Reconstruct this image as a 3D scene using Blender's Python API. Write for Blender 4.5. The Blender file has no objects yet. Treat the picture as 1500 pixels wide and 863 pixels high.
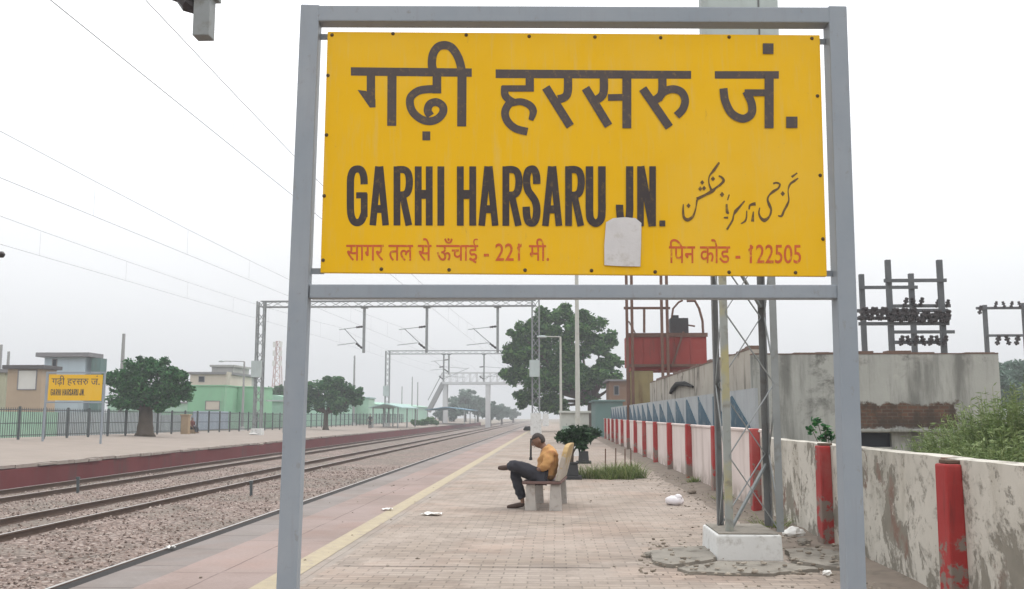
import bpy, bmesh, math, random
from mathutils import Vector, Matrix, noise

R = math.radians
S = bpy.context.scene
C = S.collection

# ------------------------------------------------------------------ camera
FPX, CX, CY = 1396.0, 750.0, 431.5
PITCH, YAW, EYE = R(7.206), R(2.604), 1.55
cam = bpy.data.cameras.new('camera')
cam.sensor_width = 36.0
cam.lens = 36.0 * FPX / 1500.0
cam.clip_end = 5000
camo = bpy.data.objects.new('camera', cam)
camo.location = (0, 0, EYE)
camo.rotation_euler = (math.pi / 2 + PITCH, 0, YAW)
C.objects.link(camo)
S.camera = camo
CAMR = camo.rotation_euler.to_matrix()

# ------------------------------------------------------------------ sky, sun, exposure
SUN_EL, SUN_AZ = R(58), R(60)          # azimuth measured from +Y towards +X
w = bpy.data.worlds.new('World')
S.world = w
w.use_nodes = True
nt = w.node_tree
bg = nt.nodes['Background']
sky = nt.nodes.new('ShaderNodeTexSky')
sky.sky_type = 'NISHITA'
sky.sun_disc = False
sky.sun_elevation = SUN_EL
sky.sun_rotation = SUN_AZ
sky.dust_density = 4.0
hs = nt.nodes.new('ShaderNodeHueSaturation')
hs.inputs['Saturation'].default_value = 0.12
nt.links.new(sky.outputs[0], hs.inputs['Color'])
tc = nt.nodes.new('ShaderNodeTexCoord')
sx = nt.nodes.new('ShaderNodeSeparateXYZ')
nt.links.new(tc.outputs['Generated'], sx.inputs[0])
mr = nt.nodes.new('ShaderNodeMapRange')   # overcast dome: zenith brighter than the horizon
mr.inputs['From Min'].default_value = 0.0
mr.inputs['From Max'].default_value = 1.0
mr.inputs['To Min'].default_value = 7.7
mr.inputs['To Max'].default_value = 26.0
nt.links.new(sx.outputs['Z'], mr.inputs['Value'])
nz = nt.nodes.new('ShaderNodeTexNoise')   # soft unevenness of the cloud layer
nz.inputs['Scale'].default_value = 2.2
nz.inputs['Detail'].default_value = 3
nt.links.new(tc.outputs['Generated'], nz.inputs['Vector'])
m2 = nt.nodes.new('ShaderNodeMapRange')
m2.inputs['To Min'].default_value = 0.92
m2.inputs['To Max'].default_value = 1.08
nt.links.new(nz.outputs['Fac'], m2.inputs['Value'])
mm = nt.nodes.new('ShaderNodeMath'); mm.operation = 'MULTIPLY'
nt.links.new(mr.outputs[0], mm.inputs[0]); nt.links.new(m2.outputs[0], mm.inputs[1])
cc = nt.nodes.new('ShaderNodeCombineColor')
for i, k in enumerate((0.985, 1.0, 1.02)):
    q = nt.nodes.new('ShaderNodeMath'); q.operation = 'MULTIPLY'
    q.inputs[1].default_value = k
    nt.links.new(mm.outputs[0], q.inputs[0]); nt.links.new(q.outputs[0], cc.inputs[i])
mx = nt.nodes.new('ShaderNodeMix'); mx.data_type = 'RGBA'
mx.inputs['Factor'].default_value = 0.88
nt.links.new(hs.outputs[0], mx.inputs['A']); nt.links.new(cc.outputs[0], mx.inputs['B'])
nt.links.new(mx.outputs['Result'], bg.inputs['Color'])
bg.inputs['Strength'].default_value = 0.1

sl = bpy.data.lights.new('sun', 'SUN')
sl.energy = 0.9
sl.angle = R(14)
sl.color = (1.0, 0.96, 0.9)
so = bpy.data.objects.new('sun', sl)
sd = Vector((math.sin(SUN_AZ) * math.cos(SUN_EL), math.cos(SUN_AZ) * math.cos(SUN_EL), math.sin(SUN_EL)))
so.rotation_euler = sd.to_track_quat('Z', 'Y').to_euler()
so.location = (20, 20, 60)
C.objects.link(so)

S.view_settings.view_transform = 'Standard'
S.view_settings.look = 'None'
S.view_settings.exposure = 0.12
S.view_settings.gamma = 1.0
S.cycles.use_denoising = True
S.cycles.max_bounces = 6
S.cycles.transparent_max_bounces = 8

# ------------------------------------------------------------------ helpers
def ray(px, py):
    return CAMR @ Vector(((px - CX) / FPX, -(py - CY) / FPX, -1.0))

def at(px, py, Y):
    d = ray(px, py)
    return Vector((0, 0, EYE)) + d * (Y / d.y)

def gnd(px, py, z=0.0):
    d = ray(px, py)
    return Vector((0, 0, EYE)) + d * ((z - EYE) / d.z)

ORG = {}

def tag(o, label=None, cat=None, group=None, kind=None):
    if label: o['label'] = label
    if cat: o['category'] = cat
    if group: o['group'] = group
    if kind: o['kind'] = kind
    return o

def thing(name, label, cat, loc=(0, 0, 0), group=None, rz=0.0):
    o = bpy.data.objects.new(name, None)
    o.empty_display_size = 0.2
    o.location = loc
    o.rotation_euler = (0, 0, rz)
    C.objects.link(o)
    ORG[o.name] = Vector(loc)
    return tag(o, label, cat, group)

class MB:
    """collects shapes; build() links them as one mesh object"""
    def __init__(self):
        self.v, self.f = [], []

    def add(self, vs, fs):
        n = len(self.v)
        self.v += [tuple(p) for p in vs]
        self.f += [tuple(i + n for i in q) for q in fs]
        return self

    BOXF = [(0, 3, 2, 1), (4, 5, 6, 7), (0, 1, 5, 4), (1, 2, 6, 5), (2, 3, 7, 6), (3, 0, 4, 7)]

    def box(self, x0, x1, y0, y1, z0, z1):
        return self.add([(x0, y0, z0), (x1, y0, z0), (x1, y1, z0), (x0, y1, z0),
                         (x0, y0, z1), (x1, y0, z1), (x1, y1, z1), (x0, y1, z1)], self.BOXF)

    def frus(self, x0, x1, y0, y1, z0, z1, ins):
        return self.add([(x0, y0, z0), (x1, y0, z0), (x1, y1, z0), (x0, y1, z0),
                         (x0 + ins, y0 + ins, z1), (x1 - ins, y0 + ins, z1), (x1 - ins, y1 - ins, z1), (x0 + ins, y1 - ins, z1)], self.BOXF)

    def bar(self, p, q, a, b=None, up=None):
        p, q = Vector(p), Vector(q)
        b = a if b is None else b
        d = (q - p).normalized()
        up = Vector(up) if up else (Vector((0, 1, 0)) if abs(d.z) > 0.8 else Vector((0, 0, 1)))
        s = d.cross(up).normalized() * (a / 2)
        t = s.cross(d).normalized() * (b / 2)
        vs = [p - s - t, p + s - t, p + s + t, p - s + t, q - s - t, q + s - t, q + s + t, q - s + t]
        return self.add(vs, self.BOXF)

    def angle(self, p, q, wd, th, sx, sy):
        """L-section vertical leg; flanges run towards sx, sy"""
        p, q = Vector(p), Vector(q)
        cx, cy = sx * wd, sy * wd
        prof = [(0, 0), (cx, 0), (cx, sy * th), (sx * th, sy * th), (sx * th, cy), (0, cy)]
        if sx * sy < 0: prof = prof[::-1]
        n = len(prof)
        vs = [(p.x + a, p.y + b, p.z) for a, b in prof] + [(q.x + a, q.y + b, q.z) for a, b in prof]
        fs = [(i, (i + 1) % n, n + (i + 1) % n, n + i) for i in range(n)]
        fs += [tuple(range(n))[::-1], tuple(range(n, 2 * n))]
        return self.add(vs, fs)

    def tube(self, pts, r, n=8, cap=True):
        pts = [Vector(p) for p in pts]
        rs = list(r) if isinstance(r, (list, tuple)) else [r] * len(pts)
        base = len(self.v)
        prev = None
        for i, p in enumerate(pts):
            d = (pts[min(i + 1, len(pts) - 1)] - pts[max(i - 1, 0)]).normalized()
            if prev is None:
                ref = Vector((0, 0, 1)) if abs(d.z) < 0.9 else Vector((1, 0, 0))
                s = d.cross(ref).normalized()
            else:
                s = (prev - d * prev.dot(d)).normalized()
            prev = s
            t = d.cross(s)
            for k in range(n):
                a = 2 * math.pi * k / n
                self.v.append(tuple(p + (s * math.cos(a) + t * math.sin(a)) * rs[i]))
        for i in range(len(pts) - 1):
            for k in range(n):
                a, b = base + i * n + k, base + i * n + (k + 1) % n
                self.f.append((a, b, b + n, a + n))
        if cap:
            self.f.append(tuple(base + k for k in range(n))[::-1])
            e = base + (len(pts) - 1) * n
            self.f.append(tuple(e + k for k in range(n)))
        return self

    def ball(self, c, rx, ry=None, rz=None, nu=10, nv=7, jit=0.0, rnd=random):
        ry = rx if ry is None else ry
        rz = rx if rz is None else rz
        b = len(self.v)
        self.v.append((c[0], c[1], c[2] - rz))
        for j in range(1, nv):
            th = math.pi * j / nv
            for k in range(nu):
                a = 2 * math.pi * k / nu
                q = 1 + rnd.uniform(-jit, jit)
                self.v.append((c[0] + rx * q * math.sin(th) * math.cos(a), c[1] + ry * q * math.sin(th) * math.sin(a), c[2] - rz * q * math.cos(th)))
        self.v.append((c[0], c[1], c[2] + rz))
        top = len(self.v) - 1
        for k in range(nu):
            self.f.append((b, b + 1 + (k + 1) % nu, b + 1 + k))
            self.f.append((top, top - nu + k, top - nu + (k + 1) % nu))
        for j in range(nv - 2):
            for k in range(nu):
                a0 = b + 1 + j * nu + k; a1 = b + 1 + j * nu + (k + 1) % nu
                self.f.append((a0, a1, a1 + nu, a0 + nu))
        return self

    def prism(self, poly, axis, a0, a1):
        """poly: 2D outline extruded along axis 'x','y' or 'z' from a0 to a1"""
        def mk(u, v_, a):
            return {'x': (a, u, v_), 'y': (u, a, v_), 'z': (u, v_, a)}[axis]
        n = len(poly)
        vs = [mk(u, v_, a0) for u, v_ in poly] + [mk(u, v_, a1) for u, v_ in poly]
        fs = [(i, (i + 1) % n, n + (i + 1) % n, n + i) for i in range(n)]
        fs += [tuple(range(n))[::-1], tuple(range(n, 2 * n))]
        return self.add(vs, fs)

    def lattice(self, p0, p1, a, b, n, leg, lace, da=None, db=None):
        """four chords and zigzag lacing between p0 and p1; a, b are the section's sizes along da, db"""
        p0, p1 = Vector(p0), Vector(p1)
        da = Vector(da or (1, 0, 0)); db = Vector(db or (0, 1, 0))
        co = [(-1, -1), (1, -1), (1, 1), (-1, 1)]
        def P(k, t):
            s = co[k % 4]
            return p0.lerp(p1, t) + da * (s[0] * a / 2) + db * (s[1] * b / 2)
        for k in range(4):
            self.bar(P(k, 0), P(k, 1), leg, leg, up=db if abs((p1 - p0).normalized().dot(db)) < .9 else da)
        for k in range(4):
            for i in range(n):
                t0, t1 = i / n, (i + 1) / n
                if (i + k) % 2: self.bar(P(k, t0), P(k + 1, t1), lace, lace)
                else: self.bar(P(k + 1, t0), P(k, t1), lace, lace)
        return self

    def build(self, name, mat, parent=None, smooth=False, bevel=0.0, recalc=True):
        org = ORG.get(parent.name, Vector()) if parent else Vector()
        me = bpy.data.meshes.new(name)
        me.from_pydata([(x - org.x, y - org.y, z - org.z) for x, y, z in self.v], [], self.f)
        if recalc:
            bm = bmesh.new(); bm.from_mesh(me)
            bmesh.ops.recalc_face_normals(bm, faces=bm.faces)
            if bevel:
                bmesh.ops.bevel(bm, geom=[e for e in bm.edges if len(e.link_faces) == 2 and e.calc_face_angle(0) > 0.6],
                                offset=bevel, segments=2, profile=0.6, affect='EDGES', clamp_overlap=True)
            bm.to_mesh(me); bm.free()
        if smooth:
            me.polygons.foreach_set('use_smooth', [True] * len(me.polygons))
        me.materials.append(mat)
        o = bpy.data.objects.new(name, me)
        C.objects.link(o)
        if parent:
            o.parent = parent
            ORG[o.name] = org
        else:
            ORG[o.name] = Vector()
        return o

def struct(name, mb, mat, **k):
    o = mb.build(name, mat, **k)
    o['kind'] = 'structure'
    return o

def copy_tree(o, parent=None):
    c = o.copy()
    C.objects.link(c)
    if parent: c.parent = parent
    for ch in list(o.children):
        copy_tree(ch, c)
    return c

# ------------------------------------------------------------------ materials
class NT:
    def __init__(self, name):
        self.m = bpy.data.materials.new(name)
        self.m.use_nodes = True
        self.t = self.m.node_tree
        self.b = self.t.nodes['Principled BSDF']
        self.co = self.t.nodes.new('ShaderNodeTexCoord').outputs['Object']

    def n(self, typ, **ins):
        q = self.t.nodes.new(typ)
        for k, v in ins.items():
            self.put(q.inputs[k.replace('_', ' ')], v)
        return q

    def put(self, sock, v):
        if hasattr(v, 'is_linked') or isinstance(v, bpy.types.NodeSocket): self.t.links.new(v, sock)
        else: sock.default_value = v

    def mapv(self, scale=(1, 1, 1), vec=None):
        q = self.n('ShaderNodeMapping')
        self.t.links.new(vec or self.co, q.inputs['Vector'])
        q.inputs['Scale'].default_value = scale
        return q.outputs[0]

    def noise(self, scale, detail=4, rough=0.55, vec=None, dist=0.0):
        q = self.n('ShaderNodeTexNoise', Scale=scale, Detail=detail, Roughness=rough, Distortion=dist)
        self.t.links.new(vec or self.co, q.inputs['Vector'])
        return q.outputs['Fac']

    def ramp(self, fac, lo, hi, a=0.0, b=1.0):
        q = self.n('ShaderNodeMapRange')
        q.interpolation_type = 'SMOOTHSTEP'
        self.put(q.inputs['Value'], fac)
        q.inputs['From Min'].default_value = lo; q.inputs['From Max'].default_value = hi
        q.inputs['To Min'].default_value = a; q.inputs['To Max'].default_value = b
        return q.outputs[0]

    def mix(self, fac, a, b, mode='MIX'):
        q = self.t.nodes.new('ShaderNodeMix'); q.data_type = 'RGBA'; q.blend_type = mode
        self.put(q.inputs['Factor'], fac)
        for s, v in (('A', a), ('B', b)):
            if isinstance(v, tuple) and len(v) == 3: v = (*v, 1)
            self.put(q.inputs[s], v)
        return q.outputs['Result']

    def math(self, op, a, b=0.0):
        q = self.t.nodes.new('ShaderNodeMath'); q.operation = op
        self.put(q.inputs[0], a); self.put(q.inputs[1], b)
        return q.outputs[0]

    def bump(self, h, strength=0.3, dist=0.02):
        q = self.n('ShaderNodeBump', Height=h, Strength=strength, Distance=dist)
        self.put(self.b.inputs['Normal'], q.outputs[0])

    def done(self, col, rough=0.7, metal=0.0, spec=None):
        self.put(self.b.inputs['Base Color'], (*col, 1) if isinstance(col, tuple) and len(col) == 3 else col)
        self.put(self.b.inputs['Roughness'], rough)
        self.b.inputs['Metallic'].default_value = metal
        self.b.inputs['Specular IOR Level'].default_value = 0.2 if spec is None else spec
        return self.m

def tone(c, k):
    return tuple(min(1.0, x * k) for x in c)

def simple(name, col, rough=0.7, var=0.25, scale=3.0, metal=0.0, dirt=None, dirt_amt=0.5, bump=0.15, streak=False, spec=None):
    t = NT(name)
    f = t.noise(scale, 5, 0.6)
    c = t.mix(f, tone(col, 1 - var), tone(col, 1 + var))
    if dirt:
        v = t.mapv((1, 1, 0.18)) if streak else None
        d = t.noise(scale * 1.7, 6, 0.65, vec=v)
        c = t.mix(t.ramp(d, 0.5, 0.72, 0, dirt_amt), c, dirt)
    if bump: t.bump(t.noise(scale * 12, 4), bump, 0.01)
    return t.done(c, rough, metal, spec)

def leafmat(name, c1, c2, c3):
    t = NT(name)
    g = t.t.nodes.new('ShaderNodeNewGeometry')
    r = t.t.nodes.new('ShaderNodeValToRGB')
    el = r.color_ramp.elements
    el[0].color = (*c1, 1); el[1].color = (*c3, 1)
    e = el.new(0.55); e.color = (*c2, 1)
    t.t.links.new(g.outputs['Random Per Island'], r.inputs[0])
    m = t.done(r.outputs[0], 0.6, 0, 0.12)
    tr = t.t.nodes.new('ShaderNodeBsdfTranslucent')
    t.t.links.new(r.outputs[0], tr.inputs[0])
    ms = t.t.nodes.new('ShaderNodeMixShader'); ms.inputs[0].default_value = 0.25
    out = [n for n in t.t.nodes if n.type == 'OUTPUT_MATERIAL'][0]
    t.t.links.new(t.b.outputs[0], ms.inputs[1]); t.t.links.new(tr.outputs[0], ms.inputs[2])
    t.t.links.new(ms.outputs[0], out.inputs[0])
    return m

def m_steel():
    t = NT('grey_painted_steel')
    f = t.noise(2.5, 6, 0.6)
    c = t.mix(f, (0.185, 0.22, 0.26), (0.29, 0.315, 0.34))
    chalk = t.noise(1.1, 6, 0.65)
    c = t.mix(t.ramp(chalk, 0.45, 0.8, 0, 0.4), c, (0.33, 0.34, 0.355))
    sc_ = t.noise(16, 8, 0.75, vec=t.mapv((1, 1, 0.5)))
    c = t.mix(t.ramp(sc_, 0.58, 0.66, 0, 0.5), c, (0.20, 0.195, 0.19))
    z = t.noise(9, 6, 0.7)
    c = t.mix(t.ramp(z, 0.66, 0.74, 0, 0.55), c, (0.16, 0.13, 0.11))
    st = t.noise(3, 5, 0.6, vec=t.mapv((9, 9, 0.7)))
    c = t.mix(t.ramp(st, 0.5, 0.75, 0, 0.4), c, (0.22, 0.23, 0.25))
    t.bump(t.noise(40, 3), 0.1, 0.004)
    return t.done(c, t.ramp(f, 0.3, 0.7, 0.4, 0.6), 0.0, 0.4)

def m_board():
    t = NT('yellow_board_paint')
    f = t.noise(1.6, 6, 0.65)
    c = t.mix(f, (0.66, 0.370, 0.003), (0.76, 0.445, 0.006))
    st = t.noise(5, 6, 0.7, vec=t.mapv((5, 1, 0.5)))
    c = t.mix(t.ramp(st, 0.48, 0.75, 0, 0.5), c, (0.62, 0.42, 0.10))
    fade = t.noise(0.9, 5, 0.6)
    c = t.mix(t.ramp(fade, 0.45, 0.7, 0, 0.55), c, (0.70, 0.44, 0.05))
    rr = t.noise(11, 7, 0.7, vec=t.mapv((1, 1, 0.35)))
    c = t.mix(t.ramp(rr, 0.64, 0.74, 0, 0.35), c, (0.36, 0.20, 0.05))
    sp = t.noise(55, 3, 0.6)
    c = t.mix(t.ramp(sp, 0.66, 0.75, 0, 0.3), c, (0.45, 0.25, 0.05))
    t.bump(t.noise(18, 4), 0.06, 0.004)
    return t.done(c, 0.5, 0.0, 0.16)

def m_letter(name, col, wear, amt):
    t = NT(name)
    f = t.noise(6, 6, 0.7)
    c = t.mix(f, tone(col, 0.75), tone(col, 1.35))
    d = t.noise(38, 5, 0.7)
    c = t.mix(t.ramp(d, 0.52, 0.72, 0, amt), c, wear)
    return t.done(c, 0.55, 0.0, 0.35)

def m_pavers(name, c1, c2, mortar, bw, bh, ms, stain, samt, off=0.5, mort_d=0.5):
    t = NT(name)
    br = t.n('ShaderNodeTexBrick', Color1=(*c1, 1), Color2=(*c2, 1), Mortar=(*mortar, 1), Scale=1.0)
    br.offset = off
    br.inputs['Brick Width'].default_value = bw
    br.inputs['Row Height'].default_value = bh
    br.inputs['Mortar Size'].default_value = ms
    br.inputs['Mortar Smooth'].default_value = 0.4
    # slightly wobbly joints
    nv = t.n('ShaderNodeTexNoise', Scale=1.3, Detail=3.0)
    t.t.links.new(t.co, nv.inputs['Vector'])
    va = t.t.nodes.new('ShaderNodeVectorMath'); va.operation = 'SCALE'; va.inputs['Scale'].default_value = 0.05
    t.t.links.new(nv.outputs['Color'], va.inputs[0])
    vb = t.t.nodes.new('ShaderNodeVectorMath'); vb.operation = 'ADD'
    t.t.links.new(t.co, vb.inputs[0]); t.t.links.new(va.outputs[0], vb.inputs[1])
    t.t.links.new(vb.outputs[0], br.inputs['Vector'])
    c = br.outputs['Color']
    big = t.noise(0.45, 6, 0.6)
    c = t.mix(t.ramp(big, 0.38, 0.62, 0, 0.9), c, t.mix(1.0, c, (0.80, 0.775, 0.74), 'MULTIPLY'))
    dust = t.noise(0.8, 7, 0.7)
    c = t.mix(t.ramp(dust, 0.48, 0.66, 0, 0.75), c, tone(c1, 0.98))
    s = t.noise(1.1, 8, 0.68, dist=0.6)
    c = t.mix(t.ramp(s, 0.54, 0.74, 0, samt), c, stain)
    pk = t.noise(0.6, 5, 0.6, dist=0.4)
    c = t.mix(t.ramp(pk, 0.48, 0.66, 0, 0.5), c, t.mix(1.0, c, (1.0, 0.86, 0.80), 'MULTIPLY'))
    sand = t.noise(2.3, 7, 0.7)
    c = t.mix(t.ramp(sand, 0.55, 0.75, 0, 0.5), c, tone(c1, 1.22))
    fine = t.noise(26, 5, 0.7)
    c = t.mix(t.ramp(fine, 0.3, 0.75, 0, 0.35), c, tone(c1, 0.6))
    h = t.math('ADD', t.math('MULTIPLY', br.outputs['Fac'], -0.8), t.math('MULTIPLY', fine, 0.6))
    t.bump(h, mort_d, 0.012)
    return t.done(c, 0.88, 0.0, 0.2)

def m_ballast():
    t = NT('ballast_stone')
    v = t.n('ShaderNodeTexVoronoi', Scale=15.0)
    t.t.links.new(t.co, v.inputs['Vector'])
    r = t.t.nodes.new('ShaderNodeValToRGB')
    cs = [(0.0, (0.085, 0.064, 0.055)), (0.25, (0.175, 0.127, 0.107)), (0.5, (0.25, 0.188, 0.16)), (0.75, (0.30, 0.236, 0.205)), (1.0, (0.38, 0.325, 0.29))]
    el = r.color_ramp.elements
    el[0].color = (*cs[0][1], 1); el[1].color = (*cs[4][1], 1)
    for p, k in cs[1:4]:
        e = el.new(p); e.color = (*k, 1)
    sp = t.t.nodes.new('ShaderNodeSeparateColor')
    t.t.links.new(v.outputs['Color'], sp.inputs[0]); t.t.links.new(sp.outputs[0], r.inputs[0])
    c = t.mix(t.ramp(v.outputs['Distance'], 0.35, 0.8, 0, 0.5), r.outputs[0], (0.07, 0.05, 0.045))
    xy = t.t.nodes.new('ShaderNodeSeparateXYZ'); t.t.links.new(t.co, xy.inputs[0])
    big = t.noise(0.3, 5, 0.6)
    c = t.mix(t.ramp(big, 0.42, 0.62, 0, 0.6), c, (0.155, 0.14, 0.118))
    oil = t.noise(0.9, 6, 0.65)
    c = t.mix(t.ramp(oil, 0.56, 0.68, 0, 0.65), c, (0.065, 0.053, 0.043))
    # oil and dust between the running rails: a real change of the ballast
    t.bump(v.outputs['Distance'], 0.9, 0.03)
    return t.done(c, 0.9, 0.0, 0.15)

def m_stone():
    t = NT('loose_stone')
    g = t.t.nodes.new('ShaderNodeNewGeometry')
    r = t.t.nodes.new('ShaderNodeValToRGB')
    el = r.color_ramp.elements
    el[0].color = (0.095, 0.073, 0.062, 1); el[1].color = (0.42, 0.36, 0.32, 1)
    for p, k in ((0.35, (0.18, 0.132, 0.11)), (0.75, (0.29, 0.226, 0.195))):
        e = el.new(p); e.color = (*k, 1)
    t.t.links.new(g.outputs['Random Per Island'], r.inputs[0])
    return t.done(r.outputs[0], 0.9, 0, 0.15)

def m_rail():
    t = NT('rail_steel')
    g = t.t.nodes.new('ShaderNodeNewGeometry')
    s = t.t.nodes.new('ShaderNodeSeparateXYZ'); t.t.links.new(g.outputs['Normal'], s.inputs[0])
    p = t.t.nodes.new('ShaderNodeSeparateXYZ'); t.t.links.new(t.co, p.inputs[0])
    top = t.math('MULTIPLY', t.ramp(s.outputs['Z'], 0.8, 0.95), t.ramp(p.outputs['Z'], 0.158, 0.165))
    f = t.noise(4, 5)
    c = t.mix(f, (0.045, 0.028, 0.02), (0.10, 0.06, 0.042))
    c = t.mix(top, c, (0.34, 0.33, 0.32))
    return t.done(c, t.ramp(top, 0, 1, 0.85, 0.35), 0.0, 0.4)

def m_peel():
    """cream whitewash flaking off grey-brown render"""
    t = NT('peeling_whitewash')
    base = t.mix(t.noise(1.3, 6), (0.44, 0.415, 0.365), (0.60, 0.57, 0.51))
    grime = t.noise(2.2, 6, 0.65, vec=t.mapv((1, 1, 0.25)))
    base = t.mix(t.ramp(grime, 0.5, 0.75, 0, 0.55), base, (0.30, 0.27, 0.215))
    z = t.t.nodes.new('ShaderNodeSeparateXYZ'); t.t.links.new(t.co, z.inputs[0])
    d = t.noise(2.0, 12, 0.72, dist=0.35, vec=t.mapv((1, 1.0, 0.8)))
    d = t.math('ADD', d, t.ramp(z.outputs['Z'], 0.0, 1.15, 0.045, -0.03))
    e = t.math('MAXIMUM', t.ramp(d, 0.505, 0.575, 0, 0.92), t.ramp(t.noise(6, 9, 0.76), 0.515, 0.66, 0, 0.75))
    damp = t.noise(0.9, 6, 0.65, vec=t.mapv((1, 1, 0.6)))
    base = t.mix(t.ramp(damp, 0.45, 0.68, 0, 0.6), base, (0.26, 0.245, 0.205))
    rend = t.mix(t.noise(7, 6), (0.135, 0.122, 0.10), (0.26, 0.24, 0.20))
    c = t.mix(e, base, rend)
    edge = t.math('MULTIPLY', t.ramp(d, 0.50, 0.52), t.ramp(d, 0.536, 0.522))
    c = t.mix(t.math('MULTIPLY', edge, 0.35), c, (0.66, 0.62, 0.55))
    br = t.noise(1.7, 6, 0.6, vec=t.mapv((1, 1.3, 1)))
    c = t.mix(t.math('MULTIPLY', e, t.ramp(br, 0.58, 0.68, 0, 0.6)), c, (0.20, 0.085, 0.06))
    t.bump(t.math('ADD', t.math('MULTIPLY', e, -1.0), t.math('MULTIPLY', t.noise(30, 4), 0.25)), 0.6, 0.012)
    return t.done(c, 0.9, 0, 0.15)

def m_pinkwall():
    t = NT('pinkish_whitewash')
    base = t.mix(t.noise(1.2, 6), (0.52, 0.44, 0.41), (0.70, 0.62, 0.585))
    g = t.noise(2.4, 6, 0.65, vec=t.mapv((1, 1, 0.2)))
    base = t.mix(t.ramp(g, 0.5, 0.75, 0, 0.55), base, (0.33, 0.26, 0.225))
    z = t.t.nodes.new('ShaderNodeSeparateXYZ'); t.t.links.new(t.co, z.inputs[0])
    low = t.math('MULTIPLY', t.ramp(z.outputs['Z'], 0.45, 0.0), t.ramp(t.noise(3.5, 6), 0.35, 0.6))
    base = t.mix(t.math('MULTIPLY', low, 0.75), base, (0.24, 0.19, 0.15))
    t.bump(t.noise(25, 4), 0.25, 0.01)
    return t.done(base, 0.9, 0, 0.15)

def m_redpillar():
    t = NT('red_pillar_paint')
    c = t.mix(t.noise(3, 6), (0.26, 0.022, 0.022), (0.40, 0.05, 0.046))
    z = t.t.nodes.new('ShaderNodeSeparateXYZ'); t.t.links.new(t.co, z.inputs[0])
    d = t.math('ADD', t.noise(3.2, 8, 0.66), t.ramp(z.outputs['Z'], 0.0, 1.0, 0.1, -0.08))
    c = t.mix(t.ramp(d, 0.525, 0.575), c, (0.20, 0.165, 0.14))
    c = t.mix(t.ramp(t.noise(1.4, 6, 0.65), 0.45, 0.7, 0, 0.5), c, (0.33, 0.12, 0.105))
    st = t.noise(4, 6, 0.6, vec=t.mapv((4, 4, 0.4)))
    c = t.mix(t.ramp(st, 0.55, 0.75, 0, 0.5), c, (0.11, 0.03, 0.028))
    t.bump(t.noise(26, 4), 0.25, 0.01)
    return t.done(c, 0.75, 0, 0.25)

def m_concrete(name, c1, c2, stain, samt=0.7, sc=0.8):
    """old wall: run-down stains from the top edge and blotches"""
    t = NT(name)
    c = t.mix(t.noise(sc * 1.5, 6), c1, c2)
    run = t.noise(sc * 2.2, 7, 0.66, vec=t.mapv((1, 1, 0.22)))
    c = t.mix(t.ramp(run, 0.5, 0.68, 0, samt), c, stain)
    bl = t.noise(sc * 1.1, 8, 0.7, dist=0.5)
    c = t.mix(t.ramp(bl, 0.57, 0.64, 0, samt), c, tone(stain, 0.75))
    t.bump(t.noise(18, 5), 0.3, 0.015)
    return t.done(c, 0.92, 0, 0.1)

def m_brick(name, c1, c2, mortar, stain):
    t = NT(name)
    v = t.t.nodes.new('ShaderNodeSeparateXYZ'); t.t.links.new(t.co, v.inputs[0])
    cb = t.t.nodes.new('ShaderNodeCombineXYZ')
    t.put(cb.inputs[0], t.math('ADD', v.outputs[0], v.outputs[1])); t.put(cb.inputs[1], v.outputs[2])
    br = t.n('ShaderNodeTexBrick', Color1=(*c1, 1), Color2=(*c2, 1), Mortar=(*mortar, 1), Scale=1.0)
    br.inputs['Brick Width'].default_value = .23; br.inputs['Row Height'].default_value = .08; br.inputs['Mortar Size'].default_value = .009
    t.t.links.new(cb.outputs[0], br.inputs['Vector'])
    c = t.mix(t.ramp(t.noise(1.6, 8, .7), .36, .58, 0, .92), br.outputs['Color'], stain)
    t.bump(br.outputs['Fac'], .4, -.01)
    return t.done(c, .92, 0, .1)

def m_tin(name, col, pitch=0.2, axis=0, rust=(0.16, 0.09, 0.06), amt=0.35):
    t = NT(name)
    f = t.noise(1.2, 5)
    c = t.mix(f, tone(col, 0.8), tone(col, 1.15))
    st = t.noise(2.5, 6, 0.65, vec=t.mapv((1, 1, 0.2)))
    c = t.mix(t.ramp(st, 0.52, 0.75, 0, amt), c, rust)
    s = t.t.nodes.new('ShaderNodeSeparateXYZ'); t.t.links.new(t.co, s.inputs[0])
    wv = t.math('SINE', t.math('MULTIPLY', s.outputs[axis], 2 * math.pi / pitch))
    t.bump(wv, 0.6, 0.02)
    return t.done(c, 0.6, 0, 0.3)

M = {}
M['steel'] = m_steel()
M['board'] = m_board()
M['letter'] = m_letter('charcoal_lettering', (0.062, 0.048, 0.045), (0.30, 0.19, 0.04), 0.35)
M['letter_en'] = m_letter('black_lettering', (0.035, 0.026, 0.026), (0.28, 0.17, 0.03), 0.3)
M['letter_ur'] = m_letter('brown_lettering', (0.10, 0.058, 0.02), (0.5, 0.3, 0.02), 0.5)
M['letter_red'] = m_letter('faded_red_lettering', (0.46, 0.085, 0.02), (0.62, 0.38, 0.015), 0.85)
M['bolt'] = simple('rusty_bolt', (0.09, 0.06, 0.03), 0.7)
M['paper'] = simple('weathered_paper', (0.54, 0.525, 0.525), 0.85, 0.16, 7, dirt=(0.40, 0.37, 0.33), dirt_amt=0.7)
M['pavers'] = m_pavers('platform_pavers', (0.372, 0.314, 0.268), (0.265, 0.222, 0.191), (0.195, 0.165, 0.140), 0.25, 0.125, 0.009, (0.165, 0.135, 0.110), 0.9)
M['border'] = m_pavers('border_pavers', (0.33, 0.29, 0.252), (0.29, 0.252, 0.222), (0.19, 0.16, 0.14), 0.17, 0.5, 0.007, (0.18, 0.15, 0.12), 0.5, 0.0)
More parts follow.
